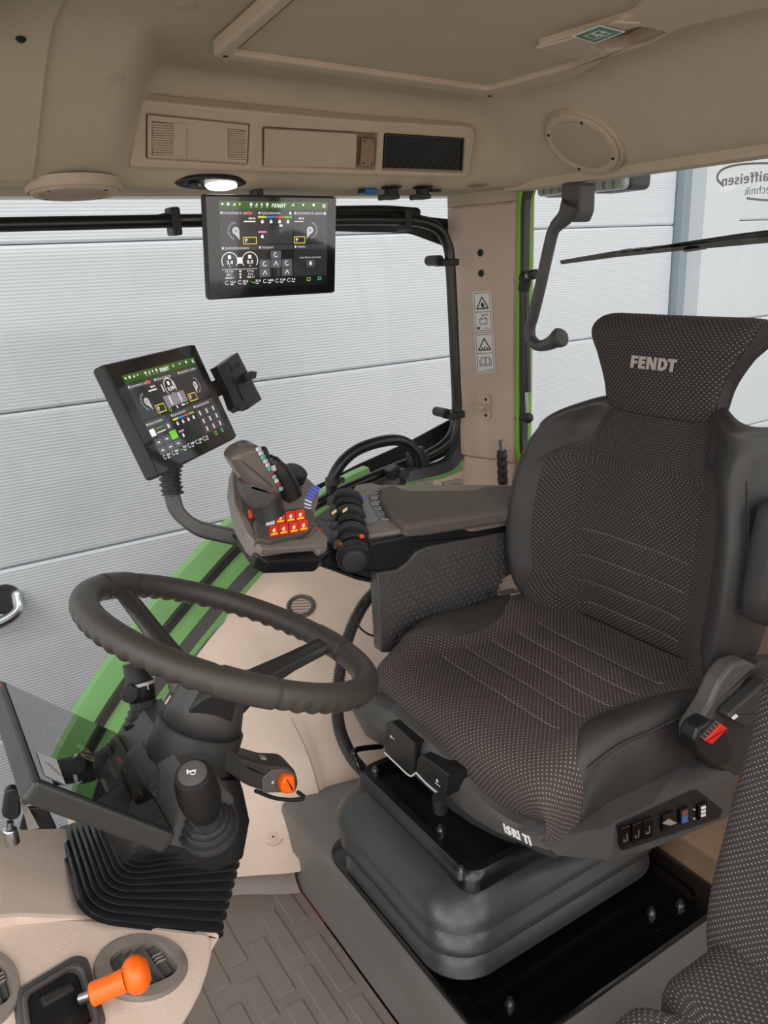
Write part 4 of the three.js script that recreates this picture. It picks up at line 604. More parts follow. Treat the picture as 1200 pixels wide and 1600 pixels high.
{ // gear lever box with orange hand lever
  const t = thing('hand_lever', 'orange ball-ended hand lever in a black square boot', 'lever', con2(95, 1560).toArray());
  const o = (k) => { const m = [95, 1572]; return [[24, 1546], [118, 1490], [138, 1494], [170, 1600], [40, 1665]].map(([x, y]) => [m[0] + (x - m[0]) * k, m[1] + (y - m[1]) * k]); };
  part(t, 'boot_frame', prism(PX(o(1), (a, b) => con2(a, b, 0.008)), CN2.clone().negate(), 0.012, 0.003, 0.01, [PX(o(0.72), (a, b) => con2(a, b, 0.008))], 0.01), M.dark);
  part(t, 'boot_ridge', prism(PX(o(0.86), (a, b) => con2(a, b, 0.013)), CN2.clone().negate(), 0.01, 0.002, 0.01, [PX(o(0.74), (a, b) => con2(a, b, 0.013))], 0.01), M.dark);
  part(t, 'gate', prism(PX(o(0.74), (a, b) => con2(a, b, 0.003)), CN2.clone().negate(), 0.006, 0.001, 0.008), M.black);
  part(t, 'slider', [prism(PX([[62, 1556], [112, 1532], [120, 1545], [70, 1572]], (a, b) => con2(a, b, 0.006)), CN2.clone().negate(), 0.016, 0.003, 0.003), prism(PX([[70, 1572], [120, 1550], [130, 1600], [80, 1620]], (a, b) => con2(a, b, 0.002)), CN2.clone().negate(), 0.012, 0.003, 0.003)], M.darker);
  const a = con2(126, 1561, 0.014), s0 = con2(142, 1555, 0.024), s1 = con2(196, 1531, 0.05), k = con2(212, 1523, 0.055);
  part(t, 'rod', rod(a, s0, 0.006), M.steel);
  const d = s1.clone().sub(s0), L = d.length();
  const grip = part(t, 'grip', lathe([[0.0001, 0], [0.011, 0], [0.0125, 0.002], [0.0118, L * 0.6], [0.0125, L * 0.9], [0.0125, L]], s0, d, 32), M.orange, 'bright orange grip');
  part(grip, 'knob', lathe([[0.0001, -0.014], [0.012, -0.013], [0.0185, -0.006], [0.0205, 0.001], [0.0185, 0.008], [0.012, 0.0135], [0.0001, 0.0155]], k, d, 36), M.orange, 'bright orange flattened ball knob');
}
{ // ignition key with ring and tag
  const t = thing('ignition_key', 'black ignition key with key ring and tag beside the dash display', 'key', con1(20, 1292).toArray()), z = 0.03, f = (a, b) => P.z(a, b, z);
  part(t, 'key_head', prism(PX([[3, 1278], [9, 1236], [24, 1230], [34, 1240], [33, 1276], [20, 1284]], f), V(0, 0, -1), 0.012, 0.003, 0.006), M.black);
  part(t, 'key_blade', rod(f(16, 1284), f(14, 1302), 0.004), M.steel);
  part(t, 'lock_barrel', lathe([[0.0001, 0.006], [0.006, 0.006], [0.0085, 0.003], [0.0085, -0.016]], f(16, 1300), V(0, 1, 0), 24), M.chrome);
  const c = f(42, 1245); part(t, 'key_ring', new THREE.TorusGeometry(0.0085, 0.0009, 8, 30).rotateY(0.5).translate(c.x, c.y, c.z), M.chrome);
  part(t, 'key_tag', prism(PX([[40, 1262], [74, 1262], [90, 1296], [30, 1298]], (a, b) => P.z(a, b, 0.0)), V(0, 0, -1), 0.006, 0.002, 0.003), M.black); part(t, 'key_strap', prism(PX([[32, 1250], [38, 1250], [62, 1294], [44, 1298]], (a, b) => P.z(a, b, 0.012)), V(0, 0, -1), 0.002, 0.0005), M.greyLight, 'grey key strap');
}
// ================================================================ touch terminals
function uiHeader(c, x, y, w, h) {
  const g = c.createLinearGradient(0, y, 0, y + h); g.addColorStop(0, '#3b5a24'); g.addColorStop(1, '#2c4a1c'); c.fillStyle = g; c.fillRect(x, y, w, h);
  c.fillStyle = '#f2f4ee'; c.textAlign = 'center'; c.font = 'italic bold ' + Math.round(h * 0.62) + 'px sans-serif'; c.fillText('FENDT', x + w * 0.525, y + h * 0.72);
  const ic = [0.03, 0.08, 0.13, 0.18, 0.28, 0.325, 0.375, 0.425, 0.66, 0.76, 0.86]; ic.forEach((f, i) => { c.fillStyle = i === 3 ? '#d8d060' : '#e8ece4'; const s = h * 0.3, cx = x + w * f, cy = y + h * 0.36; c.beginPath(); if (i % 3 === 0) c.arc(cx, cy, s * 0.45, 0, 7); else if (i % 3 === 1) c.rect(cx - s * 0.5, cy - s * 0.5, s, s); else { c.moveTo(cx - s * 0.6, cy + s * 0.5); c.lineTo(cx + s * 0.6, cy + s * 0.5); c.lineTo(cx + s * 0.6, cy - s * 0.6); } c.fill(); if (i > 3 && i < 8) c.fillRect(cx - s * 0.5, cy + s * 0.9, s, 3); });
  for (let k = 0; k < 3; k++) { c.fillStyle = '#e8ece4'; c.fillRect(x + w * 0.945, y + h * (0.28 + 0.16 * k), w * 0.032, h * 0.08); }
}
const tile = (c, x, y, w, h, title, col = '#2a2a2c') => { c.fillStyle = col; c.fillRect(x, y, w, h); c.fillStyle = '#38383b'; c.fillRect(x, y, w, 36); c.fillStyle = '#d9d9d9'; c.textAlign = 'left'; c.font = '21px sans-serif'; c.fillText(title, x + 30, y + 26, w - 66); c.fillRect(x + 9, y + 10, 13, 15); };
const lock = (c, x, y, s = 1) => { c.fillStyle = '#e6e6e6'; c.fillRect(x - 10 * s, y, 20 * s, 17 * s); c.strokeStyle = '#e6e6e6'; c.lineWidth = 4 * s; c.beginPath(); c.arc(x, y, 7 * s, Math.PI, 0); c.stroke(); };
const dialUI = (c, x, y, r, flip) => { c.strokeStyle = '#8b8b90'; c.lineWidth = 14; for (let k = 0; k < 9; k++) { const a = (flip ? -1.3 : 1.9) + k * 0.32; c.beginPath(); c.arc(x, y, r, a, a + 0.17); c.stroke(); } c.fillStyle = '#b9b6ba'; c.beginPath(); c.arc(x, y, r * 0.48, 0, 7); c.fill(); c.beginPath(); c.moveTo(x - r * 0.45, y + 4); c.lineTo(x + (flip ? -r * 0.5 : r * 0.5), y + r * 1.15); c.lineTo(x + r * 0.45, y); c.fill(); c.fillStyle = '#8f8c92'; c.beginPath(); c.arc(x, y, r * 0.24, 0, 7); c.fill(); };
const yellowBox = (c, x, y, w, h) => { c.strokeStyle = '#d9bf2c'; c.lineWidth = 6; c.strokeRect(x, y, w, h); c.fillStyle = '#cfcfcf'; c.fillRect(x + 12, y + 10, 18, 14); c.fillRect(x + 12, y + 28, 12, 6); };
const bars = (c, x, y, w) => ['#d8d11c', '#2a7fd0', '#d8402a', '#62b02c'].forEach((q, i) => { c.fillStyle = q; c.fillRect(x + i * w / 4, y, w / 4 - 3, 12); lock(c, x + (i + 0.5) * w / 4, y + 32); });
function footerUI(c, x, y, w) { const v = ['12,6', '20,0', '37,8', '1400', '1120', '3,4']; v.forEach((t, i) => { const cx = x + w * (0.03 + 0.115 * i); c.strokeStyle = i === 2 ? '#7fc241' : '#dedede'; c.lineWidth = 4; c.beginPath(); i === 2 ? (c.moveTo(cx, y - 10), c.lineTo(cx + 16, y), c.lineTo(cx + 34, y)) : c.arc(cx + 14, y - 6, 13, 0.4, 5.6); c.stroke(); c.fillStyle = '#e6e6e6'; c.textAlign = 'left'; c.font = 'bold 22px sans-serif'; c.fillText(t, cx + 36, y - 4); c.fillRect(cx + 38, y + 4, 26, 6); }); c.strokeStyle = '#7fc241'; c.lineWidth = 5; c.strokeRect(x + w * 0.8, y - 18, 26, 22); c.strokeStyle = '#58c4b2'; c.strokeRect(x + w * 0.91, y - 18, 24, 20); }
function gaugeUI(c, x, y, t) { c.strokeStyle = '#e2e2e2'; c.lineWidth = 6; c.beginPath(); c.arc(x, y, 60, 2.5, 6.9); c.stroke(); c.fillStyle = '#ececec'; c.textAlign = 'center'; c.font = 'bold 36px sans-serif'; c.fillText(t, x, y + 22); c.fillRect(x - 13, y - 40, 24, 26); c.font = '15px sans-serif'; c.fillText('l/h', x, y + 44); }
const texUp = canvasTex(1024, 700, (c, W, H) => {
  c.fillStyle = '#0a0a0b'; c.fillRect(0, 0, W, H); const x = 92, y = 28, w = 862, h = 540; c.fillStyle = '#161617'; c.fillRect(x, y, w, h + 70); uiHeader(c, x, y, w, 58);
  const cw = w / 3, r1 = y + 62, rh = 236; tile(c, x + 2, r1, cw - 6, rh, 'Frontkraftheber & -zapfwelle'); tile(c, x + cw, r1, cw - 6, rh, 'Hydraulikventile'); tile(c, x + 2 * cw, r1, cw - 4, rh, 'Heckkraftheber & -zapfwelle');
  c.fillStyle = '#d8402a'; c.beginPath(); c.arc(x + cw - 62, r1 + 18, 13, 0, 7); c.fill(); dialUI(c, x + 120, r1 + 140, 56, false); yellowBox(c, x + 176, r1 + 186, 100, 46); c.fillStyle = '#eee'; c.fillRect(x + 182, r1 + 72, 90, 8); c.font = 'bold 20px sans-serif'; c.textAlign = 'right'; c.fillText('100 %', x + 272, r1 + 62);
  bars(c, x + cw + 4, r1 + 40, cw - 14); c.fillStyle = '#d77fb0'; c.fillRect(x + cw + 4, r1 + 144, 66, 12); lock(c, x + cw + 36, r1 + 176); c.fillStyle = '#353538'; c.fillRect(x + cw + 72, r1 + 134, cw - 82, 100); c.fillStyle = '#e0e0e0'; c.fillRect(x + cw + 172, r1 + 98, 26, 14);
  dialUI(c, x + 2 * cw + 138, r1 + 140, 56, true); yellowBox(c, x + 2 * cw + 6, r1 + 186, 88, 46); c.fillStyle = '#eee'; c.fillRect(x + 2 * cw + 8, r1 + 74, 76, 5); c.textAlign = 'right'; c.fillText('38 %', x + 2 * cw + 86, r1 + 62); lock(c, x + 3 * cw - 26, r1 + 14, 0.8); lock(c, x + 2 * cw - 26, r1 + 14, 0.8);
  const r2 = r1 + rh + 5; tile(c, x + 2, r2, cw - 6, 236, 'Kraftstoffverbrauch', '#141417'); tile(c, x + cw, r2, cw - 6, 236, 'Transport', '#1b1b1d'); tile(c, x + 2 * cw, r2, cw - 4, 236, 'Telefon');
  gaugeUI(c, x + 66, r2 + 108, '3,4'); gaugeUI(c, x + 222, r2 + 108, '0,0'); c.fillStyle = '#ddd'; c.fillRect(x + 126, r2 + 84, 38, 44); c.fillRect(x + 4, r2 + 166, cw - 12, 3); c.textAlign = 'center'; c.font = 'bold 20px sans-serif'; ['11,2 m', '842 l', '26552 l'].forEach((s, i) => c.fillText(s, x + 60, r2 + 190 + i * 22)); ['0,7 m', '5,4 l', '108,1 l'].forEach((s, i) => c.fillText(s, x + 224, r2 + 190 + i * 22)); for (let k = 0; k < 3; k++) { c.beginPath(); c.arc(x + 144, r2 + 182 + k * 22, 8, 0, 7); c.fill(); }
  for (const [i, j] of [[1, 0], [0, 1], [1, 1], [2, 1], [0, 2], [2, 2]]) { const bx0 = x + cw + 10 + i * 90, by = r2 + 42 + j * 64; c.fillStyle = '#55555a'; c.fillRect(bx0, by, 84, 60); c.strokeStyle = '#ededed'; c.lineWidth = 5; c.beginPath(); if ((i + j) % 2) c.arc(bx0 + 42, by + 30, 15, 0.5, 5); else { c.moveTo(bx0 + 26, by + 44); c.lineTo(bx0 + 42, by + 16); c.lineTo(bx0 + 58, by + 44); } c.stroke(); }
  c.fillStyle = '#d9d9d9'; c.font = '17px sans-serif'; c.textAlign = 'center'; c.fillText('Kein Telefon verbunden', x + 2.5 * cw, r2 + 104); c.fillStyle = '#4a4a4e'; c.fillRect(x + 2.5 * cw - 34, r2 + 116, 68, 54); c.fillStyle = '#eee'; c.fillRect(x + 2.5 * cw - 8, r2 + 130, 16, 26);
  footerUI(c, x, r2 + 268, w);
});
const texLow = canvasTex(1024, 700, (c, W, H) => {
  c.fillStyle = '#0b0c0d'; c.fillRect(0, 0, W, H); const x = 92, y = 78, w = 850, cw = w / 3; c.fillStyle = '#1a1b1d'; c.fillRect(x, y, w, 530); uiHeader(c, x, y, w, 56); const r1 = y + 60;
  tile(c, x + 2, r1, cw - 6, 226, 'Frontkraftheber & -zapfwelle'); tile(c, x + cw, r1, cw - 6, 200, 'Fahren & Getriebe'); tile(c, x + 2 * cw, r1, cw - 4, 226, 'Heckkraftheber & -zapfwelle');
  c.fillStyle = '#d8402a'; c.beginPath(); c.arc(x + cw - 66, r1 + 18, 15, 0, 7); c.fill(); dialUI(c, x + 120, r1 + 130, 52, false); yellowBox(c, x + 182, r1 + 172, 92, 48); c.fillStyle = '#eee'; c.fillRect(x + 182, r1 + 70, 92, 8); c.textAlign = 'right'; c.font = 'bold 20px sans-serif'; c.fillText('100 %', x + 272, r1 + 60);
  gaugeUI(c, x + cw + 140, r1 + 88, '0,00'); c.fillStyle = '#7b787f'; c.fillRect(x + cw + 14, r1 + 132, cw - 34, 78); c.fillStyle = '#ddd'; for (const k of [0, 1]) { c.fillRect(x + cw + 72 + k * 116, r1 + 140, 14, 60); c.fillRect(x + cw + 50 + k * 130, r1 + 56, 12, 50); }
  c.strokeStyle = '#7fc241'; c.lineWidth = 5; c.beginPath(); c.arc(x + cw + 30, r1 + 224, 12, 0, 7); c.stroke(); c.fillStyle = '#ddd'; c.fillRect(x + cw + 110, r1 + 214, 14, 20); c.fillRect(x + cw + 170, r1 + 218, 40, 10); c.fillStyle = '#7fc241'; c.fillRect(x + cw + 224, r1 + 220, 34, 6);
  dialUI(c, x + 2 * cw + 150, r1 + 126, 52, true); yellowBox(c, x + 2 * cw + 8, r1 + 172, 92, 48);
  const r2 = r1 + 246; tile(c, x + 2, r2, cw - 6, 214, 'Active Terminals'); tile(c, x + cw, r2, cw - 6, 214, 'Hydraulikventile', '#202124'); tile(c, x + 2 * cw, r2, cw - 4, 214, 'Arbeitsscheinwerfer', '#26272a');
  c.fillStyle = '#efe6e2'; c.fillRect(x + 10, r2 + 50, 52, 46); c.fillStyle = '#4a6a2a'; c.fillRect(x + 76, r2 + 50, 96, 14); c.fillStyle = '#b8b8b8'; c.fillRect(x + 76, r2 + 80, 100, 9); c.fillStyle = '#4a4b50'; for (const [a, b] of [[10, 116], [100, 116], [10, 170], [100, 170], [190, 170]]) c.fillRect(x + a, r2 + b, 80, 46); c.fillRect(x + 186, r2 + 44, 60, 52); c.fillStyle = '#6cc021'; c.fillRect(x + 190, r2 + 104, 76, 56); c.fillStyle = '#eee'; c.fillRect(x + 208, r2 + 58, 16, 24); for (const [a, b] of [[36, 136], [126, 136], [36, 190], [126, 190], [216, 190]]) c.fillRect(x + a, r2 + b, 28, 7);
  bars(c, x + cw + 4, r2 + 40, cw - 14); c.fillStyle = '#d77fb0'; c.fillRect(x + cw + 8, r2 + 124, 62, 12); lock(c, x + cw + 40, r2 + 154); for (let i = 0; i < 3; i++) for (let j = 0; j < 3; j++) { c.fillStyle = '#36373b'; c.fillRect(x + 2 * cw + 8 + i * 92, r2 + 44 + j * 57, 86, 52); c.fillStyle = '#d5d5d5'; c.fillRect(x + 2 * cw + 42 + i * 92, r2 + 54 + j * 57, 16, 32); }
  footerUI(c, x, r2 + 242, w);
});
function terminalMesh(t, tex, mat4, w, h, d) {
  const b = part(t, 'casing', box(w, h, d, 0.008, 3).translate(0, 0, -d / 2).applyMatrix4(mat4), M.darker, 'black casing');
  part(b, 'rear_bulge', box(w * 0.8, h * 0.75, 0.02, 0.006).translate(0, 0, -d - 0.005).applyMatrix4(mat4), M.darker);
  const m = new THREE.MeshPhysicalMaterial({ color: 0x050506, roughness: 0.1, emissive: 0xffffff, emissiveMap: tex, emissiveIntensity: 2.2, clearcoat: 1, clearcoatRoughness: 0.04 });
  part(t, 'screen', new THREE.PlaneGeometry(w - 0.008, h - 0.008).translate(0, 0, 0.0012).applyMatrix4(mat4), m); part(t, 'glass_plate', box(w - 0.007, h - 0.007, 0.002, 0.0008).translate(0, 0, 0.0001).applyMatrix4(mat4), M.ink); return b;
}
const eul = (p, a, b, c) => new THREE.Matrix4().makeRotationY(R(a)).multiply(new THREE.Matrix4().makeRotationX(R(b))).multiply(new THREE.Matrix4().makeRotationZ(R(c))).setPosition(p);
{
  const m = eul(V(0.7371, 1.3708, -0.6244), 1.73, 7.85, -0.74), t = thing('touch_terminal', 'black touch terminal hanging from the headliner below the reading lamp', 'terminal', [0.737, 1.27, -0.64]);
  terminalMesh(t, texUp, m, 0.30, 0.20, 0.02); part(t, 'bracket', [bx(0.66, 0.82, 1.40, 1.455, -0.69, -0.665, 0.004), bx(0.73, 0.75, 1.45, 1.489, -0.715, -0.68, 0.004)], M.black);
}
const T2 = eul(V(0.4384, 1.1051, -0.4482), 41.84, -21.05, 0.05), T2N = V(0, 0, 1).transformDirection(T2), T2X = V(1, 0, 0).transformDirection(T2), T2Y = V(0, 1, 0).transformDirection(T2);
const t2at = (x, y, z) => V(x, y, z).applyMatrix4(T2), t2px = (a, b, h = 0) => P.pl(a, b, t2at(0, 0, h), T2N);
{
  const t = thing('touch_terminal', 'black touch terminal on a curved arm in front of the armrest', 'terminal', t2at(0, -0.1, -0.03).toArray()); terminalMesh(t, texLow, T2, 0.30, 0.20, 0.028);
  const a = t2at(-0.03, -0.085, -0.03), p = [a, P.z(268, 772, -0.43), P.z(278, 800, -0.42), P.z(305, 822, -0.405), P.z(345, 833, -0.385), P.z(392, 842, -0.36)];
  part(t, 'swivel_collar', ribTube([t2at(-0.025, -0.07, -0.028), P.z(266, 742, -0.43), P.z(270, 772, -0.425)], 0.0185, 0.0018, 0.009, 20), M.rubber);
  const crv = spline(p.slice(1)), rings = []; for (let k = 0; k <= 30; k++) { const q = crv.getPointAt(k / 30), g = crv.getTangentAt(k / 30), s = g.clone().cross(V(0, 0, 1)).normalize(), n = s.clone().cross(g).normalize(); rings.push(roundPoly([[-0.0125, -0.013], [0.0125, -0.013], [0.0125, 0.013], [-0.0125, 0.013]].map(([x, y]) => new THREE.Vector2(x, y)), 0.005, 3).map((v) => q.clone().addScaledVector(s, v.x).addScaledVector(n, v.y))); }
  const arm = part(t, 'arm', loft(rings), M.dark); part(arm, 'cable_channel', tube(p.slice(1).map((q) => q.clone().add(V(0, -0.011, 0.006))), 0.006, 40, 8), M.black);
}
{ // phone clamp beside the lower terminal
  const b = t2px(372, 598, 0.01), t = thing('phone_holder', 'black sprung phone holder clamped beside the lower terminal', 'phone holder', b.toArray()), f = (h) => (x, y) => t2px(x, y, h);
  part(t, 'bracket', prism(PX([[330, 596], [352, 588], [362, 610], [338, 622]], f(0.0)), T2N.clone().negate(), 0.014, 0.002), M.black);
  part(t, 'back_plate', prism(PX([[340, 572], [358, 562], [366, 578], [363, 590], [378, 625], [390, 632], [376, 641], [368, 636], [357, 606]], f(0.014)), T2N.clone().negate(), 0.02, 0.002), M.black);
  const c = part(t, 'cradle', prism(PX([[348, 567], [372, 550], [410, 624], [390, 638], [384, 634]], f(0.012)), T2N.clone().negate(), 0.022, 0.003), M.darker);
  part(c, 'ridge', prism(PX([[356, 572], [360, 570], [388, 630], [384, 632]], f(0.014)), T2N.clone().negate(), 0.003, 0.0006), M.black);
  part(c, 'brand_roundel', new THREE.TorusGeometry(0.005, 0.0006, 6, 20).applyMatrix4(new THREE.Matrix4().makeBasis(T2X, T2Y, T2N).setPosition(t2px(372, 570, 0.0125))), M.greyMid);
  part(t, 'clamp_jaw', prism(PX([[384, 585], [392, 579], [402, 580], [401, 590], [388, 594]], f(0.028)), T2N.clone().negate(), 0.03, 0.002), M.black);
}
// ================================================================ armrest console on the right of the seat
const AN = V(0, 0.97, 0.24).normalize(), A0 = V(0.84, 0.862, -0.42), ap = (h = 0) => (a, b) => P.pl(a, b, A0.clone().addScaledVector(AN, h), AN);
const arm = thing('armrest_console', 'grey armrest console with joystick, rollers and padded elbow rest', 'armrest', [0.85, 0.58, -0.36]);
{
  part(arm, 'elbow_pad', prism(PX([[594, 776], [597, 760], [614, 755], [634, 765], [740, 764], [760, 757], [840, 756], [840, 789], [808, 795], [632, 822], [608, 801]], ap(0.004)), AN.clone().negate(), 0.034, 0.009, 0.012), M.armPad, 'worn brown grey padded elbow rest');
  part(arm, 'top_frame', prism(PX([[563, 768], [552, 782], [551, 806], [560, 826], [578, 837], [667, 821], [835, 793], [835, 757], [600, 757]], ap(-0.012)), AN.clone().negate(), 0.036, 0.003, 0.006), M.grey);
  part(arm, 'rear_hood', prism(PX([[545, 776], [556, 757], [580, 753], [602, 760], [575, 770]], ap(-0.004)), AN.clone().negate(), 0.03, 0.004, 0.004), M.grey);
  part(arm, 'key_film', prism(PX([[558, 771], [574, 767], [577, 790], [592, 813], [573, 820], [558, 799], [554, 782]], ap(-0.0112)), AN, 0.0014, 0.0003, 0.003), plain(0x7f868e, 0.35), 'blue grey key film');
  part(arm, 'display_strip', prism(PX([[560, 774], [570, 772], [571, 778], [560, 780]], ap(-0.0096)), AN, 0.0004, 0), glow(0x5a62d8, 1.2), 'small violet lit display');
  for (const [x, y, w] of [[586, 769, 16], [586, 777, 16], [588, 786, 17], [592, 794, 17], [597, 802, 17], [603, 809, 17]]) part(arm, 'key', prism(PX([[x - w / 2, y + 1.5], [x - w / 2 + 3, y - 3], [x + w / 2, y - 4], [x + w / 2 - 3, y + 2]], ap(-0.008)), AN.clone().negate(), 0.006, 0.001, 0.002), M.steel, 'silver key');
  const f = (z) => (a, b) => P.z(a, b, z);
  part(arm, 'body', prism(PX([[552, 842], [580, 848], [815, 797], [815, 836], [690, 858], [660, 867], [640, 886], [592, 895], [556, 890], [545, 870]], f(-0.292)), V(0, 0, -1), 0.15, 0.006, 0.004), M.black);
  part(arm, 'carrier', prism(PX([[404, 862], [515, 858], [560, 872], [592, 892], [592, 914], [560, 908], [520, 893], [470, 876], [430, 879], [410, 874]], f(-0.31)), V(0, 0, -1), 0.10, 0.008, 0.006), M.black);
  const sp = part(arm, 'side_plate', prism(PX([[589, 896], [622, 890], [638, 878], [651, 862], [672, 854], [806, 829], [812, 890], [784, 906], [764, 960], [770, 1020], [596, 1020]], f(-0.286)), V(0, 0, -1), 0.03, 0.003, 0.004), M.dark, 'dark grey embossed side plate');
  const dm = []; const s0 = f(-0.286)(608, 905); for (let i = 0; i < 22; i++) for (let j = 0; j < 18; j++) { const x = s0.x + i * 0.0145 + (j % 2) * 0.007, y = s0.y + 0.02 - j * 0.0115 + i * 0.0006, q = project(V(x, y, -0.286)); const top = q[0] < 660 ? 900 - (q[0] - 600) * 0.3 : 870 - (q[0] - 660) * 0.18; if (q[1] < top || q[0] > 790 - Math.max(0, q[1] - 900) * 0.5) continue; dm.push(new THREE.SphereGeometry(0.0046, 7, 4, 0, 2 * Math.PI, 0, Math.PI / 2).rotateX(Math.PI / 2).scale(1, 1, 0.5).translate(x, y, -0.2862)); }
  part(sp, 'embossing', dm, M.dark).userData.kind = 'stuff';
  part(sp, 'latch', [rod(f(-0.282)(762, 925), f(-0.282)(762, 948), 0.003), rod(f(-0.282)(762, 925), f(-0.282)(768, 922), 0.003), rod(f(-0.282)(762, 940), f(-0.282)(769, 938), 0.003)], M.steel);
}
{ // row of thumb rollers with the cross roller at its near end
  const n0 = P.z(553, 867, -0.286), f0 = P.z(540, 780, -0.455), d = f0.clone().sub(n0).normalize();
  part(arm, 'roller_shaft', rod(n0, f0, 0.02), M.black);
  for (let k = 0; k < 6; k++) { const c = lerp(n0, f0, 0.14 + k * 0.155), fwd = V(-1, 0.35, 0).normalize(), rr = 0.033 + (k % 2) * 0.003; const g = [lathe([[0.0001, -0.0075], [rr - 0.004, -0.0075], [rr, -0.004], [rr, 0.004], [rr - 0.004, 0.0075], [0.0001, 0.0075]], c, d, 34)]; const r = part(arm, 'roller', g, k % 2 ? M.darker : M.black); part(r, 'finger_tab', box(0.02, 0.008, 0.013, 0.003).applyMatrix4(basis(c.clone().addScaledVector(fwd, rr + 0.003), V(-0.35, -1, 0), d)), M.dark); }
  for (const [x, y] of [[522, 800], [539, 797]]) { const c = P.z(x, y, -0.372); part(arm, 'roller_label', box(0.013, 0.006, 0.003, 0.001).applyMatrix4(basis(c, V(0.9, 0.2, -0.3), V(0, 1, 0.3))), glow(0xffd890, 1.1), 'lit cream label'); }
  const k = part(arm, 'cross_roller', lathe([[0.0001, -0.012], [0.03, -0.012], [0.033, -0.009], [0.033, 0.009], [0.03, 0.012], [0.0001, 0.012]], n0.clone().addScaledVector(d, -0.004), d, 40), M.black);
  for (let i = 0; i < 15; i++) { const a = 0.7 + i * 0.21, u = V(0, 1, 0).addScaledVector(d, -d.y).normalize(), w = u.clone().cross(d), c = n0.clone().addScaledVector(d, -0.004).addScaledVector(u, Math.cos(a) * 0.0335).addScaledVector(w, Math.sin(a) * 0.0335); part(k, 'grip_rib', box(0.003, 0.0025, 0.013, 0.0008, 1).applyMatrix4(new THREE.Matrix4().makeBasis(u.clone().multiplyScalar(-Math.sin(a)).addScaledVector(w, Math.cos(a)), u.clone().multiplyScalar(Math.cos(a)).addScaledVector(w, Math.sin(a)), d).setPosition(c)), M.greyMid); }
  part(k, 'end_cap', lathe([[0.0001, 0.012], [0.02, 0.012], [0.024, 0.007], [0.025, 0]], n0.clone().addScaledVector(d, -0.014), d.clone().negate(), 34), M.darker);
  for (const [x, y, z] of [[565, 838, -0.29], [533, 851, -0.3]]) { const c = P.z(x, y, z); part(k, 'marker', box(0.009, 0.007, 0.008, 0.002).translate(c.x, c.y, c.z), M.orangeDeep, 'orange marker'); }
}
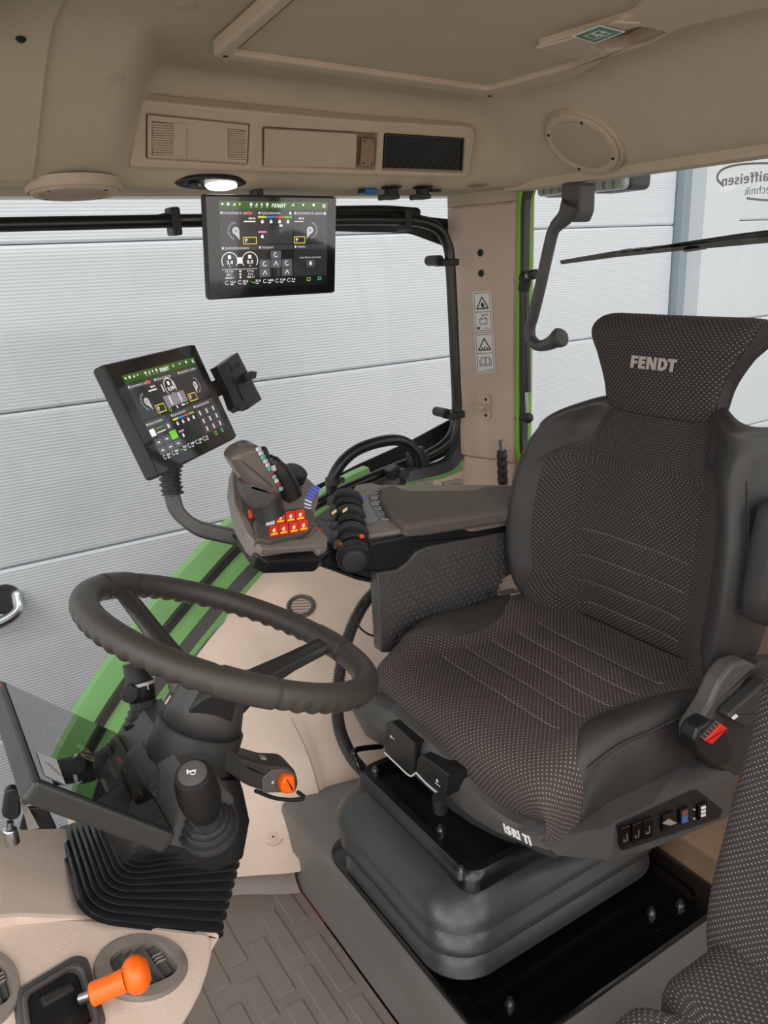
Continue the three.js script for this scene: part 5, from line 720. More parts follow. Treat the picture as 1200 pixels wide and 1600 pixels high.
// ---- control module in front of the armrest
const CMN = V(0.25, 0.85, 0.45).normalize(), CM0 = V(0.55, 0.862, -0.29), cm = (h = 0) => (a, b) => P.pl(a, b, CM0.clone().addScaledVector(CMN, h), CMN);
{
  const out = [[361, 760], [364, 730], [380, 714], [420, 716], [455, 730], [484, 748], [500, 764], [498, 784], [490, 803], [498, 822], [513, 838], [513, 856], [500, 862], [490, 852], [440, 858], [412, 862], [392, 846], [372, 812]];
  part(arm, 'control_module', prism(PX(out, cm(0)), CMN.clone().negate(), 0.03, 0.006, 0.006), M.grey);
  part(arm, 'module_tray', prism(PX([[372, 815], [405, 858], [510, 853], [516, 862], [500, 876], [420, 878], [402, 868], [376, 830]], cm(-0.012)), CMN.clone().negate(), 0.03, 0.004, 0.004), M.black);
  part(arm, 'module_rim', prism(PX([[363, 745], [372, 742], [382, 800], [400, 832], [425, 846], [480, 840], [498, 826], [513, 840], [511, 852], [440, 857], [410, 858], [385, 832], [366, 785]], cm(0.006)), CMN.clone().negate(), 0.014, 0.003), M.grey);
  const kb = part(arm, 'keypad_block', prism(PX([[397, 812], [412, 802], [470, 792], [488, 794], [493, 806], [490, 822], [476, 833], [424, 846], [402, 842]], cm(0.016)), CMN.clone().negate(), 0.022, 0.004, 0.004), M.greyMid);
  const S = ['P', 'V', 'E', 'B', 'N', 'I', 'O', 'O']; [[422, 811, 0], [438, 808.5, 1], [454, 806.5, 1], [469, 804, 1], [428, 828.5, 1], [443, 826, 1], [459, 823.5, 1], [474, 820.5, 1]].forEach(([x, y, o]) => {
    const q = (w, h, u) => prism(PX([[x - w, y - h + 1.2], [x + w, y - h - 1.2], [x + w + 1, y + h - 1.2], [x - w + 1, y + h + 1.2]], cm(u)), CMN.clone().negate(), 0.004, 0.0008, 0.0015);
    const key = part(kb, 'key', q(6.8, 8, 0.018), o ? glow(0xff3a08, 1.1) : glow(0xe9dff0, 1.1), o ? 'orange backlit key' : 'white backlit key'); part(key, 'symbol', q(2.0, 2.6, 0.0186), o ? glow(0xfff4e8, 1.3) : M.ink);
    if (o) part(key, 'status_light', prism(PX([[x - 4.5, y + 5.6], [x + 5.5, y + 3.6], [x + 5.7, y + 5.6], [x - 4.3, y + 7.6]], cm(0.0184)), CMN.clone().negate(), 0.001, 0), glow(0xffc020, 2));
  });
  part(arm, 'palm_rest', prism(PX([[432, 770], [470, 790], [488, 796], [400, 806], [412, 790]], cm(0.012)), CMN.clone().negate(), 0.014, 0.003), M.grey);
  // arc of lit segments
  const arc = spline(PX([[497, 759], [487, 771], [481, 786], [482, 800], [489, 815], [500, 831], [506, 838]], cm(0.001))); const N = 14;
  for (let i = 0; i < N; i++) { const t = (i + 0.5) / N, c = arc.getPointAt(t), g = arc.getTangentAt(t), col = i < 5 ? 0x4f6cff : i < 9 ? 0xe8e8ff : i < 12 ? 0x8a4038 : 0xff3020; part(arm, 'lit_segment', box(0.015, 0.0024, 0.003, 0.0008, 1).applyMatrix4(basis(c, g.clone().cross(CMN), g)), glow(col, i < 5 ? 1.5 : i < 9 ? 1.2 : 0.7), i < 5 ? 'blue lit segment' : i < 9 ? 'white lit segment' : 'red lit segment'); }
  // rotary dial
  const dc = cm(0.002)(455, 752), dl = part(arm, 'dial', lathe([[0.0001, 0.03], [0.021, 0.03], [0.0245, 0.027], [0.0255, 0.007], [0.0001, 0.007]], dc, CMN, 40), M.black); part(dl, 'dial_ring', lathe([[0.026, 0], [0.0275, 0.004], [0.026, 0.007], [0.02, 0.007]], dc, CMN, 40), M.steel, 'silver ring');
}
function stick(list, z, sideK = 1, n = 26, dep = 0) {                // loft of ellipses along pixel stations [px, py, halfwidth px, depth radius m, z offset]
  const pts = list.map(([x, y, w, d, dz = 0]) => ({ p: P.z(x, y, z + dz), q: P.z(x + w, y, z + dz), d })), rings = [];
  const cv = spline(pts.map((o) => o.p)); const K = 28;
  for (let i = 0; i <= K; i++) { const t = i / K * (pts.length - 1), j = Math.min(pts.length - 2, Math.floor(t)), f = t - j, o = cv.getPoint(i / K), g = cv.getTangent(i / K), r = mix(pts[j].p.distanceTo(pts[j].q), pts[j + 1].p.distanceTo(pts[j + 1].q), ss(0, 1, f)), d = mix(pts[j].d, pts[j + 1].d, f), s = V(1, 0, 0.3).addScaledVector(g, -V(1, 0, 0.3).dot(g)).normalize(), b = s.clone().cross(g); rings.push(Array.from({ length: n }, (_, k) => { const a = k / n * 2 * Math.PI; return o.clone().addScaledVector(s, Math.cos(a) * r).addScaledVector(b, Math.sin(a) * d); })); }
  return loft(rings);
}
{
  const j = part(arm, 'joystick', stick([[420, 806, 24, 0.03], [416, 792, 24, 0.028], [411, 776, 25, 0.026], [406, 766, 26, 0.028]], -0.325), M.darker, 'drive joystick');
  part(j, 'joystick_head', prism(PX([[360, 718], [370, 704], [390, 694], [405, 696], [417, 716], [431, 744], [442, 766], [428, 776], [406, 768], [387, 758], [375, 742]], (a, b) => P.z(a, b, -0.298)), V(0.1, 0, -1).normalize(), 0.062, 0.014, 0.008, [], 0, 5), plastic(0x6b6058, 0.28, 0.0001), 'glossy brown grey joystick head');
  part(j, 'front_cap', prism(PX([[383, 757], [398, 750], [420, 757], [439, 768], [436, 780], [420, 798], [399, 798], [388, 778]], (a, b) => P.z(a, b, -0.296)), V(0, 0, -1), 0.05, 0.01, 0.006, [], 0, 4), M.dark);
  const cols = [0xd8d8dc, 0xb02834, 0xdedee2, 0x86c9b8, 0x59bfae, 0xe8e4e2]; for (let i = 0; i < 11; i++) { const t = i / 10, c = P.z(mix(404, 438, t), mix(702, 764, t), -0.296); part(j, 'button', box(0.011, 0.0075, 0.006, 0.002).applyMatrix4(basis(c, V(0.75, -0.1, -0.5), V(-0.45, 1, 0))), plain(cols[(i * 2 + (i > 5 ? 1 : 0)) % 6], 0.4), 'coloured joystick button'); }
  for (const [x, y, w] of [[388, 778, 5], [391, 803, 4]]) { const c = P.z(x, y, -0.325); part(j, 'side_light', box(0.007, 0.02 * w / 5, 0.004, 0.0015).translate(c.x, c.y, c.z), glow(0xff4a10, 0.9), 'orange lit side mark'); }
  const s = part(arm, 'crossgate_stick', stick([[456, 778, 16, 0.018], [448, 760, 17, 0.018], [437, 742, 17, 0.017], [425, 726, 14, 0.014], [417, 716, 9, 0.009]], -0.385), M.black, 'black cross-gate stick');
  part(s, 'mini_knob', [lathe([[0.0001, 0.022], [0.006, 0.021], [0.0085, 0.016], [0.0085, 0.012], [0.0078, 0.011], [0.0092, 0.009], [0.0082, 0.006], [0.0094, 0.003], [0.0085, -0.004]], P.z(415, 715, -0.385), V(-0.25, 1, 0), 24)], M.darker);
  const c = P.z(427, 732, -0.367); part(s, 'button', box(0.01, 0.012, 0.004, 0.002).applyMatrix4(basis(c, V(1, 0.2, 0), V(-0.3, 1, 0))), M.white, 'white button');
}
{ // corrugated hose and thin lead below the armrest
  single('corrugated_hose', ribTube([P.z(588, 922, -0.36), P.z(568, 945, -0.36), P.z(548, 985, -0.345), P.z(533, 1040, -0.32), P.z(527, 1095, -0.3), P.z(531, 1140, -0.285), P.z(548, 1180, -0.275), P.z(570, 1208, -0.26)], 0.0118, 0.0014, 0.0052), M.rubber, 'black corrugated cable hose running down beside the seat', 'hose');
  single('thin_cable', tube([P.z(590, 935, -0.34), P.z(583, 955, -0.33), P.z(590, 976, -0.325), P.z(596, 985, -0.33)], 0.0022, 30, 8), M.black, 'thin black lead behind the armrest side plate', 'cable');
  single('thin_cable', tube([P.z(585, 930, -0.37), P.z(564, 945, -0.35), P.z(556, 962, -0.33), P.z(562, 980, -0.32), P.z(578, 992, -0.32), P.z(592, 993, -0.33)], 0.0022, 30, 8), M.black, 'thin black lead looping in front of the corrugated hose', 'cable');
}
// ================================================================ overhead console, hatch, lamps, speakers
const ON = V(0, -0.64, 0.768).normalize(), O0 = V(0.8, 1.57, -0.568), oh = (h = 0) => (a, b) => P.pl(a, b, O0.clone().addScaledVector(ON, h), ON);
const holeTex = (size) => dataTex(64, (x, y) => { const d = Math.hypot(x / 64 - 0.5, y / 64 - 0.5); return g8(d < 0.31 ? 0 : 1); }, size);
const grille = new THREE.MeshStandardMaterial({ color: 0xc6b098, roughness: 0.6, alphaMap: holeTex(0.0046), alphaTest: 0.5, side: THREE.DoubleSide }), grilleFine = new THREE.MeshStandardMaterial({ color: 0xc6b098, roughness: 0.65, alphaMap: holeTex(0.0036), alphaTest: 0.5, side: THREE.DoubleSide });
{
  const t = thing('overhead_console', 'beige overhead console with three compartments above the side window', 'overhead console', [0.86, 1.5, -0.64]), dn = ON.clone().negate();
  const d1 = [[229, 178], [391, 195], [388, 259], [229, 249]], d2 = [[411, 199], [592, 209], [588, 267], [411, 262]], d3 = [[601, 209], [728, 217], [725, 271], [598, 267]];
  part(t, 'frame', prism(PX([[216, 156], [330, 168], [540, 187], [737, 199], [744, 207], [733, 279], [640, 276], [420, 270], [203, 262]], oh(0.014)), dn, 0.026, 0.004, [0.02, 0.02, 0.02, 0.015, 0.01, 0.02, 0.02, 0.02, 0.008], [d1, d2, d3].map((q) => PX(q, oh(0.014))), 0.004), M.linerPlain);
  part(t, 'recess_back', prism(PX([[222, 172], [735, 205], [730, 275], [222, 260]], oh(-0.006)), dn, 0.004, 0.001), M.tan);
  const GR = [[238, 270], [357, 384]].map(([x0, x1]) => [[x0, 190 + (x0 - 238) * 0.1], [x1, 190 + (x1 - 238) * 0.1], [x1, 245 + (x1 - 238) * 0.05], [x0, 243 + (x0 - 238) * 0.05]]);
  const sh = (q, k, l) => { const cx = q.reduce((s, p) => s + p[0], 0) / 4, cy = q.reduce((s, p) => s + p[1], 0) / 4; return q.map(([x, y]) => [cx + (x - cx) * k, cy + (y - cy) * (l || k)]); };
  const a = part(t, 'flap', prism(PX(sh(d1, 0.975, 0.94), oh(0.013)), dn, 0.012, 0.002, 0.003, GR.map((q) => PX(q, oh(0.013)))), M.linerPlain);
  for (const q of GR) part(a, 'grille', uvBox(quad(PX(q, oh(0.0125)))), grilleFine, 'perforated grille');
  part(a, 'pull', prism(PX([[272, 193], [292, 195], [291, 246], [271, 244]], oh(0.017)), dn, 0.006, 0.002, 0.003), M.linerPlain);
  part(t, 'lid', prism(PX([[413, 202], [558, 210], [556, 263], [412, 260]], oh(0.008)), dn, 0.008, 0.0015, 0.002), M.linerPlain);
  const s = part(t, 'rocker_switch', prism(PX([[566, 217], [587, 219], [585, 261], [563, 259]], oh(0.007)), dn, 0.006, 0.0015, 0.002), M.tan); for (const [x, y] of [[570, 221], [583, 222], [568, 255], [581, 256]]) { const q = oh(0.0075)(x, y); part(s, 'pin', new THREE.SphereGeometry(0.0018, 8, 6).translate(q.x, q.y, q.z), M.ink); }
  const b = part(t, 'radio_bay', prism(PX([[602, 212], [726, 220], [723, 269], [600, 264]], oh(0.002)), dn, 0.006, 0.001), M.black, 'empty black radio bay with net');
  part(b, 'bay_rim', prism(PX(sh(d3, 0.99), oh(0.006)), dn, 0.006, 0.001, 0, [PX(sh(d3, 0.94, 0.9), oh(0.006))]), M.darker);
  const net = []; for (let k = 0; k < 9; k++) for (const g of [-1, 1]) net.push(tube(PX([[612 + k * 12, g > 0 ? 242 : 262], [624 + k * 12, g > 0 ? 262 : 242]], oh(0.0035)), 0.0005, 2, 4)); part(b, 'net', net, M.dark).userData.kind = 'stuff';
}
{ // reading lamp, switched on
  const s = onSurf(linFn, 330, 286), rt = V(1, 0, 0), t = thing('reading_lamp', 'lit reading lamp in a black bezel beside the hanging terminal', 'lamp', s.p.toArray()), n = V(0, -0.94, 0.34).normalize(), up = n.clone().cross(rt);
  const ell = (a, b, h, dx = 0, m = 36) => Array.from({ length: m }, (_, k) => { const q = k / m * 2 * Math.PI, c = Math.cos(q); return s.p.clone().addScaledVector(rt, dx + Math.sign(c) * Math.pow(Math.abs(c), 0.8) * a).addScaledVector(up, Math.sin(q) * b * (1 - 0.35 * c * c)).addScaledVector(n, h); });
  part(t, 'bezel', loft([ell(0.074, 0.026, -0.006), ell(0.074, 0.026, 0.001), ell(0.07, 0.023, 0.003), ell(0.066, 0.02, 0.002)]), M.black);
  const lc = s.p.clone().addScaledVector(rt, 0.02).addScaledVector(n, 0.011); part(t, 'lens', loft([ell(0.034, 0.018, 0.004, 0.02), ell(0.032, 0.017, 0.008, 0.02), ell(0.02, 0.01, 0.01, 0.02)]), glow(0xfff4e6, 9), 'glowing lens');
  part(t, 'switch', loft([ell(0.012, 0.009, 0.004, -0.035), ell(0.011, 0.008, 0.009, -0.035)]), M.darker);
  const l = new THREE.SpotLight(0xfff0dc, 1.1, 0, R(70), 0.6, 2); l.position.copy(lc).addScaledVector(n, 0.03); l.target.position.copy(l.position).add(V(0.05, -1, 0.25)); l.castShadow = true; l.shadow.radius = 1; scene.add(l, l.target);
}
{ // switches on the soffit
  const sw = (px, py, m, name, label) => { const s = onSurf(linFn, px, py - 8), t = thing(name, label, 'switch', s.p.toArray(), undefined); return { s, t }; };
  { const { s, t } = sw(578, 302, M.blue, 'blue_switch', 'small blue switch cap on the headliner edge'); part(t, 'cap', box(0.034, 0.012, 0.014, 0.004).translate(s.p.x, s.p.y - 0.006, s.p.z), M.blue); part(t, 'socket', cyl(0.008, 0.01, 0.008, 20).translate(s.p.x - 0.022, s.p.y - 0.006, s.p.z), M.black); }
  for (const [x, lb] of [[611, 'black power socket with flip cap next to the blue switch'], [660, 'black power socket with flip cap and loose tab near the corner pillar']]) { const { s, t } = sw(x, 300, M.black, 'power_socket', lb), p = s.p; part(t, 'flange', lathe([[0.0001, 0.005], [0.02, 0.005], [0.026, 0]], p, V(0, -1, 0), 30), M.black); part(t, 'barrel', cyl(0.016, 0.016, 0.016, 26).translate(p.x, p.y - 0.012, p.z), M.black); part(t, 'cap', [box(0.036, 0.01, 0.034, 0.004).translate(p.x - 0.004, p.y - 0.022, p.z), cyl(0.006, 0.006, 0.03, 16).rotateX(Math.PI / 2).translate(p.x - 0.022, p.y - 0.022, p.z)], M.darker); if (x > 650) part(t, 'tab', box(0.03, 0.007, 0.012, 0.003).translate(p.x + 0.036, p.y - 0.008, p.z), M.black); }
  const s = onSurf(linFn, 746, 292), t = thing('roof_latch', 'small chrome latch tongue in the headliner by the pillar', 'latch', s.p.toArray()); part(t, 'tongue', box(0.022, 0.006, 0.008, 0.002).translate(s.p.x, s.p.y - 0.003, s.p.z), M.steel); part(t, 'pocket', lathe([[0.0001, 0.001], [0.024, 0.001], [0.026, 0]], s.p, V(0, -1, 0), 24), M.linerPlain);
}
function speaker(px, py, r, label, nrm) {
  const s = onSurf(linFn, px, py), n = nrm || s.n, t = thing('speaker', label, 'speaker', s.p.toArray());
  part(t, 'ring', lathe([[r, -0.012], [r, 0.004], [r * 0.97, 0.007], [r * 0.95, 0.007], [r * 0.93, 0.004], [r * 0.91, 0.009], [r * 0.86, 0.012], [r * 0.74, 0.0115], [r * 0.72, 0.009]], s.p, n, 56), M.linerPlain);
  const g = lathe([[0.0001, 0.0135], [r * 0.4, 0.013], [r * 0.735, 0.0095]], V(0, 0, 0), V(0, 1, 0), 48); const q = g.attributes.position, uv = new Float32Array(q.count * 2); for (let i = 0; i < q.count; i++) { uv[i * 2] = q.getX(i); uv[i * 2 + 1] = q.getZ(i); } g.setAttribute('uv', new THREE.BufferAttribute(uv, 2)); g.applyQuaternion(new THREE.Quaternion().setFromUnitVectors(V(0, 1, 0), n)).translate(s.p.x, s.p.y, s.p.z);
  part(t, 'grille', g, grille, 'perforated round grille');
  const u = V(0, 1, 0).addScaledVector(n, -n.y).normalize(), w = u.clone().cross(n); for (let k = 0; k < 4; k++) { const a = R(38 + 90 * k), c = s.p.clone().addScaledVector(u, Math.cos(a) * r * 0.8).addScaledVector(w, Math.sin(a) * r * 0.8); part(t, 'screw', lathe([[0.0001, 0.0125], [0.0035, 0.0125], [0.004, 0.011]], c, n, 14), M.ink); }
}
speaker(911, 222, 0.089, 'round beige speaker with perforated grille above the rear window');
speaker(116, 294, 0.085, 'round beige speaker seen edge-on in the soffit above the side window', V(0, -1, 0.07).normalize());
// roof hatch
{
  const HN = V(-0.031, -1, 0).normalize(), H0 = V(0.5, 1.662, 0), ht = (h = 0) => (a, b) => P.pl(a, b, H0.clone().addScaledVector(HN, h), HN), up = HN.clone().negate();
  const t = thing('roof_hatch', 'beige roof hatch panel with recessed grip in the headliner', 'hatch', [0.85, 1.63, -0.05]);
  const panelPx = [[362, 86], [490, -26], [640, -160], [1100, -80], [985, 28], [900, 54], [838, 73], [912, 93], [894, 106], [762, 142]];
  const grip = [[928, 74], [958, 55], [1000, 42], [1042, 52], [1004, 72], [945, 82]];
  part(t, 'hatch_frame', prism(PX([[330, 90], [400, 30], [470, -32], [640, -200], [1240, -120], [1240, 6], [1190, 14], [1048, 48], [950, 90], [906, 121], [768, 153]], ht(0.024)), up, 0.022, 0.004, [0.02, 0.02, 0.02, 0.01, 0.01, 0.02, 0.02, 0.04, 0.03, 0.04, 0.03], [PX(grip, ht(0.024)), PX(panelPx, ht(0.024))], 0.01), M.linerPlain);
  part(t, 'hatch_panel', prism(PX(panelPx, ht(0.015)), up, 0.008, 0.001, 0.012), M.liner);
  part(t, 'grip_pocket', prism(PX(grip, ht(0.004)), up, 0.004, 0, 0.01), M.tan);
  part(t, 'grip_lip', prism(PX([[838, 77], [893, 62], [962, 36], [1000, 38], [960, 52], [925, 74], [945, 84], [915, 95]], ht(0.027)), up, 0.006, 0.002), M.linerPlain);
  for (const [x, y] of [[352, 88], [765, 150]]) { const q = ht(0.0245)(x, y); part(t, 'screw', lathe([[0.0001, 0.001], [0.003, 0.001], [0.004, 0]], q, HN, 12), M.ink); }
  const c4 = PX([[893, 57], [930, 68], [977, 50], [937, 40]], ht(0.0285)), sg = thing('exit_sign', 'green and white emergency exit sticker on the roof hatch', 'sticker', c4[0].toArray());
  part(sg, 'backing', prism(c4, up, 0.0006, 0), M.white);
  const tex = canvasTex(256, 192, (c, w, h) => { c.fillStyle = '#e9efe9'; c.fillRect(0, 0, w, h); c.fillStyle = '#1f6e48'; c.fillRect(12, 12, w - 24, h - 24); c.fillStyle = '#e9efe9'; c.strokeStyle = '#e9efe9'; c.lineWidth = 9; c.strokeRect(60, 52, 130, 92); c.lineWidth = 15; c.beginPath(); c.moveTo(92, 124); c.lineTo(122, 94); c.lineTo(156, 104); c.moveTo(122, 94); c.lineTo(104, 66); c.moveTo(122, 94); c.lineTo(140, 136); c.stroke(); c.beginPath(); c.arc(132, 66, 12, 0, 7); c.fill(); c.beginPath(); c.moveTo(160, 118); c.lineTo(206, 92); c.lineTo(178, 70); c.fill(); });
  part(sg, 'print', quad(PX([[893, 57], [937, 40], [977, 50], [930, 68]], ht(0.0289))), new THREE.MeshStandardMaterial({ map: tex, roughness: 0.4 }));
}
function quad([a, b, c, d]) { const g = new THREE.BufferGeometry(); g.setAttribute('position', new THREE.Float32BufferAttribute([a, b, c, d].flatMap((p) => p.toArray()), 3)); g.setAttribute('uv', new THREE.Float32BufferAttribute([0, 1, 1, 1, 1, 0, 0, 0], 2)); g.setIndex([0, 3, 1, 1, 3, 2]); g.computeVertexNormals(); return g; }
// ================================================================ pillar fittings
{
  const warn = (q, label, draw) => { const p = PX(q, (a, b) => onPillar(a, b, 0.0012)), t = thing('warning_sticker', label, 'sticker', p[3].toArray()); part(t, 'backing', prism(PX(q, (a, b) => onPillar(a, b, 0.001)), pillarN.clone().negate(), 0.0008, 0, 0.002), M.white); part(t, 'print', quad(p), new THREE.MeshStandardMaterial({ roughness: 0.45, map: canvasTex(128, 260, (c, w, h) => { c.fillStyle = '#e8e6e3'; c.fillRect(0, 0, w, h); c.strokeStyle = '#111'; c.fillStyle = '#111'; c.lineWidth = 3; c.strokeRect(10, 8, w - 20, h - 16); c.beginPath(); c.moveTo(10, 130); c.lineTo(w - 10, 130); c.stroke(); c.lineWidth = 7; c.lineJoin = 'round'; c.beginPath(); c.moveTo(64, 34); c.lineTo(104, 108); c.lineTo(24, 108); c.closePath(); c.stroke(); draw(c); }) })); };
  warn([[738, 457], [767, 455], [770, 517], [742, 519]], 'white warning sticker with battery symbol on the beige pillar', (c) => { c.beginPath(); c.moveTo(58, 66); c.lineTo(76, 78); c.lineTo(72, 96); c.lineTo(98, 106); c.lineTo(60, 100); c.lineTo(54, 84); c.fill(); c.lineWidth = 4; c.strokeRect(40, 176, 50, 34); c.fillRect(46, 168, 9, 8); c.fillRect(76, 168, 9, 8); c.beginPath(); c.moveTo(56, 160); c.lineTo(64, 146); c.lineTo(70, 160); c.moveTo(76, 150); c.lineTo(100, 148); c.stroke(); c.fillRect(16, 228, 22, 14); c.fillRect(62, 238, 50, 3); });
  warn([[741, 522], [771, 520], [774, 581], [745, 583]], 'white warning sticker with open book symbol on the beige pillar', (c) => { c.fillRect(44, 92, 10, 10); c.fillRect(60, 86, 9, 14); c.fillRect(76, 92, 10, 10); c.lineWidth = 4; c.strokeRect(36, 160, 28, 44); c.strokeRect(64, 160, 28, 44); c.beginPath(); c.moveTo(26, 172); c.lineTo(26, 214); c.lineTo(102, 214); c.lineTo(102, 172); c.stroke(); c.fillRect(60, 240, 52, 3); });
  for (const [x, y] of [[751, 395], [752, 427]]) { const p = onPillar(x, y), t = thing('pillar_socket', y < 400 ? 'round dark socket hole in the pillar, the higher of two' : 'round dark socket hole in the pillar, just above the stickers', 'socket', p.toArray(), 'socket holes in the pillar'); part(t, 'rim', lathe([[0.0115, 0], [0.0112, 0.002], [0.0095, 0.0022], [0.009, 0.0005]], p, pillarN, 28), M.pillar); part(t, 'plug', lathe([[0.0001, 0.0006], [0.006, 0.0007], [0.0092, 0.001]], p, pillarN, 24), plain(0x1c2a26, 0.2)); }
  const p = onPillar(761, 636), up = V(0, 1, 0), rt = up.clone().cross(pillarN).normalize(), t = thing('coat_hook', 'beige coat hook with oval plate on the pillar', 'hook', p.toArray()), mm = new THREE.Matrix4().makeBasis(rt, up, pillarN).setPosition(p);
  const st = new THREE.Shape(); st.absarc(0, 0.022, 0.0125, 0, Math.PI); st.absarc(0, -0.022, 0.0125, Math.PI, 2 * Math.PI); part(t, 'plate', new THREE.ExtrudeGeometry(st, { depth: 0.005, bevelThickness: 0.0015, bevelSize: 0.0015, bevelSegments: 2 }).applyMatrix4(mm), M.pillar);
  part(t, 'hook', [box(0.024, 0.022, 0.01, 0.003).translate(-0.002, 0, 0.011).applyMatrix4(mm), box(0.026, 0.012, 0.014, 0.003).translate(-0.006, 0.003, 0.022).applyMatrix4(mm)], M.pillar); for (const y of [0.022, -0.022]) part(t, 'screw', lathe([[0.0001, 0.0078], [0.003, 0.0078], [0.0045, 0.0066]], p.clone().add(V(0, y, 0)), pillarN, 16), M.ink);
}
{ // ribbed hand grip in front of the pillar
  const a = P.z(786, 765, -0.60), b = P.z(784, 704, -0.60), c = P.z(783, 688, -0.60), t = thing('hand_grip', 'black ribbed lever grip with steel pin in front of the pillar', 'lever', a.toArray()), L = a.distanceTo(b), pr = [[0.0001, -0.06], [0.01, -0.06], [0.0125, 0]]; for (let k = 0; k < 5; k++) { pr.push([0.0138, L * (k + 0.1) / 5], [0.0145, L * (k + 0.4) / 5], [0.0115, L * (k + 0.8) / 5]); } pr.push([0.0128, L], [0.0001, L]);
  part(t, 'grip', lathe(pr, a, b.clone().sub(a), 28), M.black); part(t, 'pin', rod(b, c, 0.0062), M.steel, 'bare steel pin');
}
// ================================================================ rails and hoses on the side window
{
  const z = WZ + 0.045, f = (a, b) => P.z(a, b, z), t = thing('window_guard_rail', 'black tubular guard rail following the side window frame', 'rail', f(708, 560).setY(0.75).toArray());
  part(t, 'tube', tube(PX([[-120, 353], [0, 351], [150, 348], [300, 345], [480, 343], [610, 343], [655, 346], [685, 358], [700, 385], [704, 420], [708, 500], [712, 590], [714, 640], [709, 672], [694, 694], [660, 714], [600, 738], [540, 764], [500, 785], [470, 802]], f), 0.0135, 260, 14), plain(0x131415, 0.3));
  const clip = (x, y, w, h) => { const q = f(x, y); part(t, 'clip', [box(w, h, 0.045, 0.004).translate(q.x, q.y, q.z - 0.008), cyl(0.013, 0.013, 0.05, 20).rotateX(Math.PI / 2).translate(q.x - (w > h ? 0.024 : 0.018), q.y + (w > h ? 0.006 : 0.004), q.z - 0.03)], M.black); };
  clip(273, 346, 0.02, 0.055); clip(634, 344, 0.02, 0.05); clip(701, 410, 0.05, 0.018); clip(711, 648, 0.05, 0.02);
  part(t, 'second_rail', tube(PX([[527, 330], [600, 329], [650, 332]], (a, b) => P.z(a, b, z - 0.04)), 0.012, 30), M.black);
}
{
  const z = -0.70, f = (a, b) => P.z(a, b, z), t = thing('hydraulic_hose', 'thick black hose arching over the rail behind the armrest', 'hose', f(520, 770).toArray());
  part(t, 'hose', tube(PX([[518, 768], [520, 748], [535, 722], [560, 702], [595, 690], [622, 688], [640, 696], [652, 712], [655, 725]], f), 0.0145, 80, 14), plain(0x17181a, 0.35));
  const c = f(519, 752); part(t, 'clamp', [lathe([[0.0148, -0.008], [0.0172, -0.008], [0.0172, 0.008], [0.0148, 0.008]], c, V(0.15, 1, 0), 24), box(0.02, 0.014, 0.012, 0.003).translate(c.x + 0.02, c.y, c.z + 0.006)], M.darker, 'hose clamp with bolt'); const e = f(528, 751); part(t, 'clamp_bolt', new THREE.CylinderGeometry(0.005, 0.005, 0.006, 6).rotateX(Math.PI / 2).translate(e.x, e.y, e.z + 0.014), M.steel);
  const b = f(654, 716); part(t, 'bracket', [box(0.05, 0.035, 0.04, 0.005).translate(b.x + 0.01, b.y - 0.005, b.z - 0.02), box(0.02, 0.02, 0.02, 0.004).translate(b.x + 0.005, b.y + 0.02, b.z)], M.black);
}
{
  const z = -0.72, f = (a, b) => P.z(a, b, z), q = f(618, 742), t = thing('rail_clamp', 'black ball-joint clamp on the rail behind the elbow pad', 'clamp', f(618, 765).toArray());
  part(t, 'jaw', box(0.034, 0.03, 0.03, 0.004).rotateZ(0.3).translate(q.x - 0.008, q.y + 0.008, q.z), M.black); part(t, 'knob', cyl(0.014, 0.014, 0.022, 20).rotateX(Math.PI / 2).translate(q.x + 0.012, q.y + 0.004, q.z + 0.015), M.darker);
  part(t, 'stem', tube(PX([[625, 740], [630, 752], [620, 762], [600, 768], [585, 772]], f), 0.008, 30, 10), M.black);
}
{ // sockets on the sill behind the armrest
  for (const [x, w, lb] of [[664, 26, 'small beige cover plate on the sill beside the elbow pad'], [707, 38, 'wide beige socket plate on the sill by the pillar foot']]) { const c = P.z(x, 757, -0.66), t = thing('sill_socket', lb, 'socket', c.toArray()); part(t, 'plate', box(w * 0.0016, 0.022, 0.02, 0.004).translate(c.x, c.y, c.z), M.greyLight); if (w > 30) part(t, 'inset', box(0.034, 0.009, 0.004, 0.001).translate(c.x, c.y - 0.001, c.z + 0.0095), M.grey); part(t, 'screw', new THREE.SphereGeometry(0.002, 8, 6).translate(c.x - 0.004, c.y + 0.007, c.z + 0.009), M.ink); }
}
// ================================================================ rear window fittings
{
  const x = RX - 0.05, f = (a, b) => P.x(a, b, x), t = thing('grab_handle', 'curved black pull handle of the rear window', 'handle', f(890, 330).toArray());
  part(t, 'mount', [prism(PX([[876, 286], [908, 286], [907, 330], [900, 348], [884, 346], [876, 320]], f), V(1, 0, 0), 0.045, 0.005, 0.008)], M.dark);
  const path = spline(PX([[892, 318], [884, 338], [866, 358], [857, 390], [846, 440], [834, 490], [828, 512], [830, 530], [842, 540], [858, 537], [870, 530]], f)), rings = []; for (let k = 0; k <= 60; k++) { const q = path.getPointAt(k / 60), g = path.getTangentAt(k / 60), s = g.clone().cross(V(1, 0, 0)).normalize(), r = k < 10 ? mix(0.022, 0.0145, k / 10) : k > 50 ? mix(0.013, 0.02, ((k - 50) / 10) ** 2) : 0.0138; rings.push(Array.from({ length: 18 }, (_, i) => { const a = i / 18 * 2 * Math.PI; return q.clone().addScaledVector(s, Math.cos(a) * r).addScaledVector(V(1, 0, 0), Math.sin(a) * r); })); }
  part(t, 'grip', loft(rings), M.dark); const e = f(874, 528); part(t, 'end_knob', lathe([[0.0001, 0.012], [0.018, 0.011], [0.0235, 0.004], [0.022, -0.006], [0.012, -0.012]], e, V(0, 0.5, 0.9), 28), M.dark);
}
